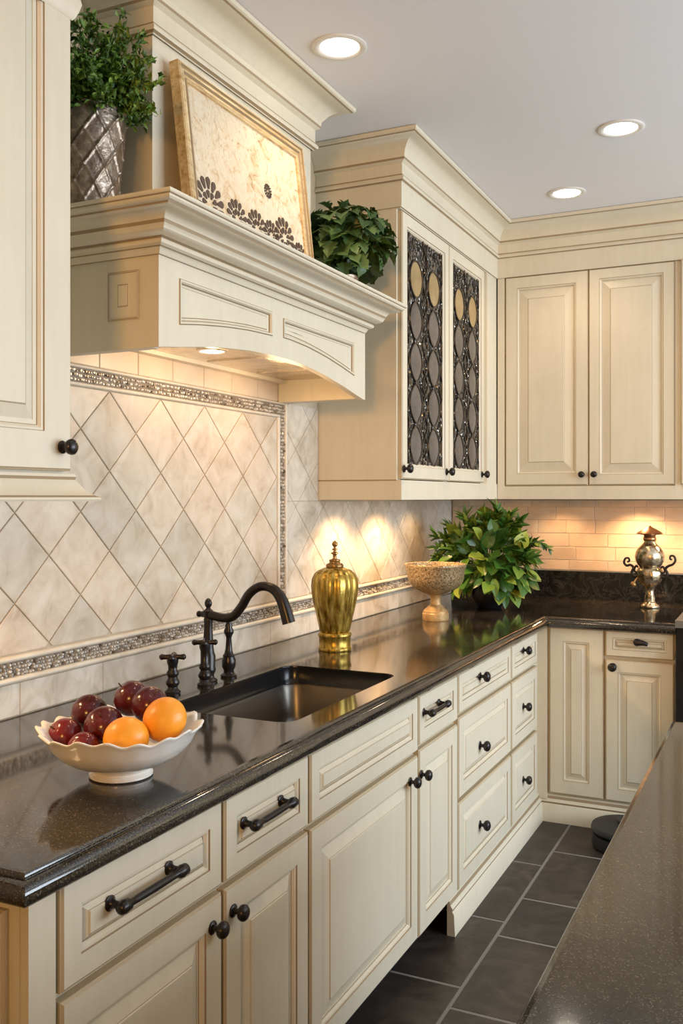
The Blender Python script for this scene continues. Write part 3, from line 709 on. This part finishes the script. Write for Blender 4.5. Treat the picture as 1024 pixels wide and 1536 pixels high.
def bloom(cu, cv, r, a0=0, a1=2 * PI, m=14, rings=((.55, 1.0), (.22, .5))):
    bm = BM()
    for r0, r1 in rings:
        mm = m if r0 > .4 else m // 2 + 2
        for k in range(mm):
            a = a0 + (a1 - a0) * (k + .5) / mm; da = (a1 - a0) / mm * .36
            q = []
            for aa, rr in ((a - da * .5, r0), (a - da, (r0 + r1) / 2 + .08), (a - da * .7, r1 * .95), (a, r1), (a + da * .7, r1 * .95), (a + da, (r0 + r1) / 2 + .08), (a + da * .5, r0)):
                q.append((min(max(cu + r * rr * math.cos(aa), A0 + .048), A1 - .048), max(cv + r * rr * math.sin(aa) * 1.05, .046)))
            if abs(area(q)) < 1e-6: continue
            R = rings_mesh(bm, fp, [[(*p, .0058) for p in q], [(*p, .0085) for p in q]], [0]); bm.faces.new(R[-1])
    obj('stencil_flower', bm, PETAL, pf)
for cu, cv, r in ((2.135, .112, .072), (2.275, .108, .055), (2.385, .108, .056), (2.470, .110, .046), (2.555, .125, .062), (2.650, .090, .042), (2.475, .25, .022)): bloom(cu, cv, r)

# ------------------------------------------------------------------ island and appliance
isl = thing('island', 'kitchen island with dark speckled granite top along the right edge', 'island', (2.1, .7, 0))
bm = BM(); box(bm, 1.50, 2.7, -1.2, 2.30, .1, .872); obj('body', bm, MK, isl)
bm = BM(); box(bm, 1.56, 2.64, -1.14, 2.24, 0, .1); obj('toe_kick', bm, TOE, isl)
bm = BM(); box(bm, 1.454, 2.734, -1.234, 2.336, .872, ZT); obj('countertop', bm, GRAN, isl)
bm = BM(); sweep(bm, [(1.454, -1.234), (1.454, 2.336), (2.734, 2.336)][::-1], [(0, ZT), (.006, ZT - .001), (.009, ZT - .005), (.010, ZT - .012), (.008, .876), (0, .872)]); obj('edge_bevel', bm, GRAN, isl, angle=40)
ap = thing('range', 'black appliance with grey top beside the back cabinet, cut off by the photo right edge', 'oven', (1.6, 4.5, 0))
bm = BM(); box(bm, 1.274, 2.03, 4.13, YW - .022, .06, .905); obj('body', bm, BLACKA, ap)
bm = BM(); box(bm, 1.276, 2.03, 4.095, 4.13, .10, .80); obj('oven_door', bm, BLACKA, ap)
bm = BM(); box(bm, 1.274, 2.03, 4.085, YW - .022, .905, .935); obj('cooktop', bm, GREYT, ap)
bm = BM(); tube(bm, [(1.32, 4.06, .76), (1.98, 4.06, .76)], .011, 12); tube(bm, [(1.34, 4.06, .76), (1.34, 4.095, .76)], .008, 8); tube(bm, [(1.96, 4.06, .76), (1.96, 4.095, .76)], .008, 8); obj('handle', bm, GREYT, ap, angle=50)
bm = BM(); box(bm, 1.29, 2.01, 4.15, 4.5, 0, .06); obj('plinth', bm, TOE, ap)
rv = thing('robot_vacuum', 'low round black device on the slate floor by the back cabinets', 'robot vacuum', (1.095, 3.985, 0))
bm = BM(); Mr = Matrix.Translation((1.095, 3.985, 0)) @ Matrix.Diagonal((.76, .76, 1.35, 1))
lathe(bm, [(.15, .001), (.180, .004), (.182, .012), (.178, .040), (.160, .044)], Mr, 48); obj('base', bm, TOE, rv, angle=40)
bm = BM(); lathe(bm, [(.160, .044), (.186, .050), (.188, .058), (.182, .066), (.10, .074), (.001, .078)], Mr, 48); obj('lid', bm, RUB, rv, angle=40)
bm = BM(); lathe(bm, [(.052, .0765), (.052, .083), (.048, .085), (.001, .085)], Mr, 32); obj('button_dome', bm, RUB, rv, angle=40)

# ------------------------------------------------------------------ fruit bowl and fruit
B0 = V((.544, 1.431, ZT))
fb = thing('fruit_bowl', 'white scalloped pedestal bowl of fruit on the black counter', 'bowl', B0)
def scal(r, z, a):
    k = max(0, min(1, (r - .07) / .09)); k *= k
    return r * (1 + .03 * k * math.cos(18 * a)), z + .005 * k * math.cos(18 * a) + .004 * k * math.cos(5 * a)
bm = BM(); prof = [(.040, .018), (.066, .022), (.094, .032), (.118, .048), (.134, .066), (.142, .082), (.150, .091), (.154, .095), (.152, .097), (.142, .092), (.130, .078), (.110, .058), (.086, .044), (.05, .036), (.004, .034)]
lathe(bm, prof, Matrix.Translation(B0), 128, rfun=scal); obj('bowl', bm, CERAM, fb, smooth=True)
bm = BM(); lathe(bm, [(.056, .0005), (.060, .003), (.060, .007), (.056, .010), (.054, .014), (.058, .019), (.064, .023), (.03, .025)], Matrix.Translation(B0), 48); obj('foot', bm, CERAM, fb, angle=50)
def sphere_fruit(c, r, mat_, kind, tilt, orange=False):
    M = Matrix.Rotation(tilt[0], 4, 'X') @ Matrix.Rotation(tilt[1], 4, 'Y')
    bm = BM(); n, m = 32, 20; prof = []
    for k in range(m + 1):
        t = PI * k / m; rr = math.sin(t); zz = -math.cos(t)
        dim = .10 * math.exp(-((t - PI) / .28) ** 2) + .03 * math.exp(-(t / .25) ** 2)
        prof.append((max(rr, .004), zz * (.94 if orange else .97) + (-dim * .9 if zz > 0 else dim)))
    def rf(q, z, a):
        w = 1 if orange else 1 - .07 * math.exp(-((((a + PI) % (2 * PI)) - PI) / .22) ** 2) * min(1, q * 1.5)
        return q * w, z
    lathe(bm, [(q * r, z * r) for q, z in prof], Matrix.Translation(c) @ M, n, rfun=(lambda q, z, a: rf(q, z, a)) )
    return bm, M
def fruit(px, label, cat, name, r, c, tilt, orange=False):
    t = thing(name, label, cat, V(c), 'oranges in the bowl' if orange else 'plums in the bowl')
    bm, M = sphere_fruit(V(c), r, None, name, tilt, orange); obj('flesh', bm, ORANGE if orange else PLUMR if 'red plum' in label else PLUM, t, loc=V(c), smooth=True)
    bm = BM(); top = r * (.86 if orange else .86)
    a = V(c) + M @ V((0, 0, top * .96)); b = V(c) + M @ V((.002, 0, top + (.003 if orange else .010)))
    tube(bm, [a, (a + b) / 2, b], [.003 if orange else .0016] * 2 + [.002 if orange else .0012], 8); obj('stem', bm, STEM, t)
FR = [('plum', 'dark plum at the left rear of the bowl, above the red one', .036, (.440, 1.462, 1.018), (.4, .3)),
      ('plum', 'small bright red plum at the left front of the fruit bowl', .033, (.446, 1.385, .990), (.9, -.3)),
      ('plum', 'large dark plum in the middle of the fruit bowl', .038, (.510, 1.422, 1.007), (.7, .2)),
      ('plum', 'half hidden red plum low at the front rim of the bowl', .030, (.520, 1.352, .982), (1.0, .1)),
      ('plum', 'deep purple plum at the back top of the pile', .036, (.510, 1.505, 1.044), (.5, -.5)),
      ('plum', 'glossy creased purple plum at the back, touching the rear orange', .036, (.566, 1.490, 1.040), (.3, .6))]
for nm, lb, r, c, tl in FR: fruit(None, lb, 'plum', nm, r, c, tl)
fruit(None, 'orange at the front of the bowl, lower of the two', 'orange', 'orange', .042, (.590, 1.388, .999), (2.6, .3), True)
fruit(None, 'orange behind the other, higher and further right', 'orange', 'orange', .043, (.622, 1.463, 1.022), (-2.4, .5), True)

# ------------------------------------------------------------------ vase, compote, urn
VP = V((.272, 2.924, ZT))
vs = thing('ginger_jar', 'tall ribbed gold glass lidded jar on the black counter by the sink', 'jar', VP)
Mv = Matrix.Translation(VP)
bm = BM(); lathe(bm, [(.056, .0005), (.058, .006), (.056, .012), (.054, .014), (.055, .046), (.058, .05), (.059, .056), (.056, .062), (.05, .065)], Mv, 48); obj('base', bm, GOLD, vs, angle=50)
def ribs(r, z, a): return r * (1 + .028 * math.cos(14 * a)), z
bm = BM(); lathe(bm, [(.049, .064), (.053, .075), (.058, .10), (.066, .135), (.074, .17), (.079, .20), (.0805, .225), (.078, .248), (.070, .266), (.056, .278), (.038, .286), (.028, .288)], Mv, 112, rfun=ribs); obj('body', bm, GOLD, vs, smooth=True)
bm = BM(); lathe(bm, [(.026, .287), (.030, .289), (.031, .295), (.029, .300), (.020, .303), (.018, .308), (.020, .311), (.019, .315), (.008, .318), (.006, .328), (.008, .333), (.013, .335), (.013, .339), (.006, .342), (.005, .347), (.010, .349), (.010, .352), (.005, .354), (.004, .358), (.008, .362), (.011, .368), (.009, .374), (.004, .379), (.001, .381)], Mv, 28); obj('lid', bm, BRONZE, vs, angle=50)
CP = V((.319, 3.825, ZT))
cpo = thing('compote', 'speckled gilt stone compote bowl on a pedestal, in front of the bushy plant', 'compote', CP)
Mc = Matrix.Translation(CP)
bm = BM(); lathe(bm, [(.056, .0005), (.057, .004), (.057, .030), (.054, .034), (.054, .040), (.048, .046), (.040, .052), (.034, .060), (.024, .068), (.022, .080), (.022, .098), (.026, .106), (.034, .112)], Mc, 36); obj('pedestal', bm, STONE2, cpo, angle=35)
bm = BM(); lathe(bm, [(.030, .110), (.050, .118), (.090, .136), (.112, .158), (.122, .185), (.126, .215), (.132, .232), (.135, .240), (.133, .244), (.126, .242), (.119, .22), (.112, .185), (.09, .15), (.05, .132), (.004, .128)], Mc, 48); obj('bowl', bm, STONE, cpo, angle=50)
UP = V((1.095, 4.70, ZT))
ur = thing('urn', 'silver and gold mercury glass urn with scroll handles on the back counter', 'urn', UP)
Mu = Matrix.Translation(UP)
bm = BM(); lathe(bm, [(.046, .0005), (.048, .006), (.044, .014), (.032, .022), (.026, .032), (.025, .055), (.021, .062), (.021, .085), (.024, .098), (.030, .106)], Mu, 32); obj('foot', bm, MERC, ur, angle=50)
def lob(r, z, a): return r * (1 + .03 * math.cos(10 * a)), z
bm = BM(); lathe(bm, [(.026, .104), (.040, .112), (.052, .128), (.060, .150), (.062, .172), (.056, .186), (.046, .194), (.050, .202)], Mu, 60, rfun=lob)
lathe(bm, [(.044, .196), (.056, .206), (.066, .226), (.069, .246), (.064, .268), (.052, .288), (.036, .304), (.027, .314), (.025, .322)], Mu, 40); obj('body', bm, MERC, ur, angle=60)
bm = BM(); lathe(bm, [(.024, .320), (.030, .324), (.032, .334), (.026, .342), (.030, .350), (.058, .354), (.062, .358), (.052, .366), (.028, .380), (.008, .390), (.006, .394), (.001, .397)], Mu, 28); obj('lid', bm, COPP, ur, angle=50)
for s in (1, -1):
    bm = BM(); q = lambda x, z: UP + V((s * x, -.01, z))
    P = spline([q(.050, .150), q(.072, .148), q(.082, .168), q(.074, .190), q(.088, .204), q(.106, .206 + .006 * s), q(.118, .222 + .008 * s), q(.112, .242 + .008 * s), q(.097, .244 + .008 * s), q(.094, .230 + .008 * s), q(.104, .226 + .008 * s)], 6)
    tube(bm, P, [.0075 - .003 * i / len(P) for i in range(len(P))], 9)
    P = spline([q(.058, .165), q(.070, .178), q(.062, .200), q(.052, .192)], 5); tube(bm, P, .005, 8)
    obj('handle', bm, IRON, ur, angle=60)
bm = BM(); lathe(bm, [(.002, 0), (.010, .003), (.015, .012), (.013, .022), (.005, .028), (.004, .04)], mat_to(UP + V((-.078, -.02, .098)), (.4, 0, .9)), 16); tube(bm, [UP + V((-.062, -.02, .134)), UP + V((-.05, -.012, .146))], .005, 8); obj('spigot', bm, BRONZE, ur, angle=60)

# ------------------------------------------------------------------ plants
def leaf(bm, p, d, up_, L, Wd, fold=.25, curl=.5, n=5, lobes=0, mi=0):
    d = d.normalized(); s = d.cross(up_)
    if s.length < 1e-3: s = d.cross(V((1, 0, 0)))
    s.normalize(); u = s.cross(d).normalized(); rows = []
    for k in range(n + 1):
        t = k / n; w = Wd * .5 * (math.sin(PI * min(1, t * .92 + .05) ** .75))
        if lobes: w *= 1 + .35 * math.cos(2 * PI * lobes * t)
        if k == n: w = 0
        c = p + d * (L * (t - .12 * curl * t * t)) + u * (-curl * L * .45 * t * t)
        if k == n: rows.append([bm.verts.new(c)])
        else: rows.append([bm.verts.new(c - s * w + u * fold * w), bm.verts.new(c), bm.verts.new(c + s * w + u * fold * w)])
    for A, B in zip(rows, rows[1:]):
        if len(B) == 3:
            for i in (0, 1): bm.faces.new((A[i], A[i + 1], B[i + 1], B[i])).material_index = mi
        else:
            for i in (0, 1): bm.faces.new((A[i], A[i + 1], B[0])).material_index = mi
def rdir(r, zmin=-1, zmax=1):
    a = r.uniform(0, 2 * PI); z = r.uniform(zmin, zmax); q = math.sqrt(max(0, 1 - z * z)); return V((q * math.cos(a), q * math.sin(a), z))
# 1 bucket of curly greenery on the hood ledge
r1 = random.Random(11)
PP = V((.112, 1.835, ZL))
p1 = thing('potted_fern', 'bushy dark green herb plant in a hammered pewter bucket on the hood ledge', 'plant', PP)
def buck(r, z, a):
    if .02 < z < .25 and r > .05:
        k1 = abs(math.sin(a * 5 + z * 38)); k2 = abs(math.sin(a * 5 - z * 38)); return r + .004 * (max(0, 1 - k1 * 3) + max(0, 1 - k2 * 3)), z
    return r, z
bm = BM(); lathe(bm, [(.068, .0005), (.070, .004)] + [(.070 + .026 * k / 80, .006 + .262 * k / 80) for k in range(81)] + [(.099, .269), (.100, .273), (.097, .275), (.093, .272), (.090, .25), (.004, .25)], Matrix.Translation(PP), 200, rfun=buck); obj('bucket', bm, BUCK, p1, angle=60)
bm = BM(); lathe(bm, [(.089, .250), (.089, .256), (.001, .258)], Matrix.Translation(PP), 24, cap=False); obj('soil', bm, SOIL, p1)
fo = BM(); st = BM()
def inb(c): return c.x > .012 and c.y < 1.95 and c.z < 2.635 and c.x < .27 and not (c.x < XU + .03 and c.y < 1.515)
for k in range(120):
    a = r1.uniform(0, 2 * PI); tz = r1.uniform(.15, 1.0); d0 = V((math.cos(a), math.sin(a), 0)) * (1.05 - tz * .75) + V((0, 0, tz))
    d0.normalize(); Ls = r1.uniform(.16, .27); b = PP + V((math.cos(a) * .05, math.sin(a) * .05, .262))
    pts = [b + d0 * Ls * t + V((0, 0, -.07 * t * t * (1 - tz * .6))) for t in [i / 6 for i in range(7)]]
    pts = [p for p in pts if inb(p)]
    if len(pts) < 3: continue
    tube(st, pts, [.0022 - .0012 * i / len(pts) for i in range(len(pts))], 5)
    for i, p in enumerate(pts[1:], 1):
        for _ in range(22):
            dd = (d0 * .7 + rdir(r1)).normalized(); q = p + rdir(r1) * r1.uniform(.004, .032) * (1 - .4 * i / len(pts))
            if inb(q) and inb(q + dd * .03): leaf(fo, q, dd, rdir(r1, .2, 1), r1.uniform(.012, .024), r1.uniform(.006, .011), .4, r1.uniform(.1, .9), 5, 2)
# a few longer sprigs reaching right of the chimney corner
for tip, zz in ((V((.31, 1.86, 2.455)), 0), (V((.27, 1.87, 2.40)), 0), (V((.28, 1.85, 2.51)), 0)):
    b = PP + V((.05, 0, .262)); pts = [b.lerp(tip, t) + V((0, 0, .02 * math.sin(PI * t))) for t in [i / 6 for i in range(7)]]
    tube(st, pts, .0014, 5)
    for i, p in enumerate(pts[1:]):
        for _ in range(11):
            dd = ((tip - b).normalized() * .8 + rdir(r1)).normalized(); leaf(fo, p + rdir(r1) * .012, dd, rdir(r1, .2, 1), r1.uniform(.016, .026), r1.uniform(.009, .014), .35, .5, 4, 2)
obj('foliage', fo, LEAF1, p1); obj('stems', st, STEMG, p1)
# 2 ivy at the right end of the hood ledge
r2 = random.Random(5)
IP = V((.25, 3.03, ZL))
p2 = thing('potted_ivy', 'small leafy green plant tucked between hood chimney and glass door cabinet', 'plant', IP)
bm = BM(); lathe(bm, [(.042, .0005), (.044, .004), (.056, .095), (.059, .098), (.059, .106), (.054, .106), (.052, .09), (.003, .09)], Matrix.Translation(IP), 32); obj('pot', bm, BUCK, p2, angle=50)
fo = BM(); st = BM(); cen = IP + V((.0, .03, .235))
for k in range(260):
    dv = rdir(r2, -.7, 1); rad = r2.uniform(.35, 1) ** .6
    q = cen + V((dv.x * .155, dv.y * .15, dv.z * .15)) * rad
    if q.z < ZL + .04 or q.y > 3.275 or q.x < .03 or (q.y < 2.92 and q.x < .23): continue
    dd = (V((dv.x, dv.y, dv.z * .4 - .5)) + rdir(r2) * .5).normalized(); L_ = r2.uniform(.05, .085)
    e_ = q + dd * L_
    if e_.y > 3.312 or e_.x < .02 or e_.z < ZL + .012 or (e_.y < 2.90 and e_.x < .21): continue
    leaf(fo, q, dd, (dv + V((0, 0, .6))).normalized(), L_, L_ * r2.uniform(.75, 1.0), .4, r2.uniform(.4, 1.2), 10, 4)
    if k % 5 == 0: tube(st, spline([IP + V((0, 0, .1)), cen.lerp(q, .5) + V((0, 0, .03)), q], 4), .0018, 5)
for tip in (V((.405, 3.06, 2.365)), V((.385, 3.08, 2.33))):
    st_p = spline([IP + V((0, 0, .1)), IP + V((.09, .02, .26)), tip], 5); tube(st, st_p, .0016, 5)
    for p in st_p[5:]: leaf(fo, p, (V((.6, .1, -.5)) + rdir(r2) * .5), V((.2, -.4, .8)), .04, .03, .3, .4, 8, 3)
obj('foliage', fo, LEAF2, p2); obj('stems', st, STEMG, p2)
# 3 large plant in the corner of the counter
r3 = random.Random(23)
QP = V((.40, 4.36, ZT))
p3 = thing('potted_bush', 'large lush green leafy plant in the counter corner behind the compote', 'plant', QP)
bm = BM(); lathe(bm, [(.055, .0005), (.060, .004), (.085, .05), (.092, .09), (.086, .125), (.080, .132), (.074, .130), (.076, .11), (.003, .108)], Matrix.Translation(QP), 40); obj('pot', bm, NAVY, p3, angle=50)
fo = BM(); st = BM()
def ok3(q): return q.x > .03 and q.z > ZT + .012 and q.y < YW - .04 and not (q.z > 1.425 and (q.x < .38 or q.y > 4.6))
cen = QP + V((.0, .0, .20)); base = QP + V((0, 0, .12))
for k in range(430):
    dv = rdir(r3, -.75, 1); rad = r3.uniform(.25, 1) ** .5
    q = cen + V((dv.x * .215, dv.y * .20, dv.z * (.215 if dv.z > 0 else .17))) * rad
    dd = (dv * .9 + V((0, 0, -.25 if dv.z < .4 else .5)) + rdir(r3) * .55).normalized(); L_ = r3.uniform(.05, .10)
    if not ok3(q) or not ok3(q + dd * L_): continue
    leaf(fo, q, dd, (dv + V((0, -.2, .8))).normalized(), L_, L_ * r3.uniform(.45, .95), .22, r3.uniform(.15, .8), 6)
    if k % 4 == 0: tube(st, spline([base, cen.lerp(q, .45), q], 4), [.003] * 8 + [.0016], 5)
# feathery sprays
for tip in [V((.15, 4.33, 1.25)), V((.17, 4.28, 1.20)), V((.22, 4.32, 1.30)), V((.30, 4.30, 1.35)), V((.45, 4.32, 1.385)), V((.40, 4.28, 1.36)), V((.52, 4.30, 1.36)), V((.55, 4.34, 1.33)), V((.62, 4.30, 1.16)), V((.60, 4.36, 1.22)), V((.16, 4.30, 1.15))]:
    P = spline([base, base.lerp(tip, .5) + V((0, 0, .05)), tip], 8); tube(st, P, [.003 - .0018 * i / len(P) for i in range(len(P))], 5)
    ax = (P[-1] - P[-4]).normalized()
    for i in range(6, len(P)):
        for _ in range(5):
            dd = (ax * .9 + rdir(r3) * .8).normalized(); L_ = r3.uniform(.05, .08)
            if ok3(P[i] + dd * L_): leaf(fo, P[i], dd, rdir(r3, .3, 1), L_, r3.uniform(.013, .022), .3, r3.uniform(.0, .5), 5)
P = spline([base, V((.55, 4.34, 1.20)), V((.64, 4.34, 1.235)), V((.69, 4.34, 1.205))], 6); tube(st, P, .0016, 5)
for p in P[9:]:
    for _ in range(2):
        dd = (V((.8, 0, -.3)) + rdir(r3) * .7).normalized(); leaf(fo, p, dd, V((0, -.5, 1)), .036, .017, .2, .4, 5)
obj('foliage', fo, LEAF3, p3); obj('stems', st, STEMG, p3)

# ------------------------------------------------------------------ downlights
def downlight(x, y, label):
    t = thing('recessed_downlight', label, 'ceiling light', (x, y, ZC), 'recessed ceiling downlights')
    M = Matrix.Translation((x, y, 0))
    bm = BM(); lathe(bm, [(.083, ZC - .0005), (.084, ZC - .004), (.078, ZC - .007), (.064, ZC - .005), (.058, ZC - .0005)], M, 40, cap=False); obj('trim_ring', bm, WHITE, t, angle=50)
    bm = BM(); lathe(bm, [(.060, ZC - .001), (.058, ZC - .0035), (.03, ZC - .0045), (.001, ZC - .005)], M, 40, cap=False); obj('lens', bm, LENS, t, smooth=True)
downlight(.462, 2.567, 'lit recessed ceiling light nearest the camera, above the range hood')
downlight(1.135, 3.584, 'lit recessed ceiling light furthest right, over the aisle')
downlight(.796, 4.24, 'lit recessed ceiling light closest to the back wall cabinets')

# ------------------------------------------------------------------ light
def add_light(kind, name, loc, energy, col, rot=(0, 0, 0), **k):
    l = bpy.data.lights.new(name, kind); l.energy = energy; l.color = col
    for a, v in k.items(): setattr(l, a, v)
    o = bpy.data.objects.new(name, l); COL.objects.link(o); o.location = loc; o.rotation_euler = rot; return o
WARM = (1.0, .62, .31); WARM2 = (1.0, .74, .46)
for x, y, e in ((.462, 2.567, 15), (1.135, 3.584, 17), (.796, 4.24, 17), (1.11, 1.6, 8), (1.5, .3, 5)):
    add_light('SPOT', 'downlight_lamp', (x, y, ZC - .03), e, WARM2, spot_size=math.radians(125), spot_blend=.8, shadow_soft_size=.05)
for x, y, e in ((.17, 3.46, 24), (.17, 3.90, 24), (.15, 4.3, 4), (.15, 1.25, 16), (.12, .95, 6.0)):
    add_light('SPOT', 'under_cabinet_lamp', (x, y, 1.432), e, WARM, spot_size=math.radians(140), spot_blend=.7, shadow_soft_size=.02)
for x, y, e in ((.62, 4.80, 9), (1.02, 4.80, 28), (1.36, 4.80, 12)):
    add_light('SPOT', 'under_cabinet_lamp', (x, y, 1.432), e, WARM, spot_size=math.radians(140), spot_blend=.7, shadow_soft_size=.02)
for y, e in ((2.232, 2.4), (2.66, 2.2)):
    add_light('POINT', 'hood_lamp_and_fill', (.222, y, 1.846 if y < 2.4 else 1.78), e, WARM, shadow_soft_size=.012 if y < 2.4 else .06)  # second one has no lens, added to brighten the inner right panel
add_light('AREA', 'window_daylight', (4.38, 3.0, 1.6), 205, (.78, .89, 1.0), (0, math.radians(90), 0), shape='RECTANGLE', size=1.65, size_y=3.3)
d_ = V((.45, 3.6, 2.95)) - V((2.45, -3.7, 2.2))
add_light('SPOT', 'warm_fill_spot', (2.45, -3.7, 2.2), 700, (1.0, .50, .13), d_.to_track_quat('-Z', 'Y').to_euler(), spot_size=math.radians(66), spot_blend=1.0, shadow_soft_size=.45)  # unseen warm fill, added behind the camera to tint camera-facing sides tan
w = bpy.data.worlds.new('World'); S.world = w; w.use_nodes = True
w.node_tree.nodes['Background'].inputs[0].default_value = (.80, .86, 1.0, 1); w.node_tree.nodes['Background'].inputs[1].default_value = .75

# ------------------------------------------------------------------ camera
cam = bpy.data.cameras.new('Camera'); co = bpy.data.objects.new('Camera', cam); COL.objects.link(co)
cam.sensor_fit = 'VERTICAL'; cam.sensor_height = 36; cam.sensor_width = 24
cam.lens = 1400.56 / 1536 * 36
cam.shift_y = -(768 - 745.6) / 1536
co.location = (1.6942, 0, 1.4465); co.rotation_euler = (math.radians(90), 0, math.radians(25.525))
cam.clip_start = .02
S.camera = co
vs_ = S.view_settings; vs_.view_transform = 'Standard'; vs_.look = 'None'; vs_.exposure = -.44; vs_.gamma = 1; vs_.use_curve_mapping = False
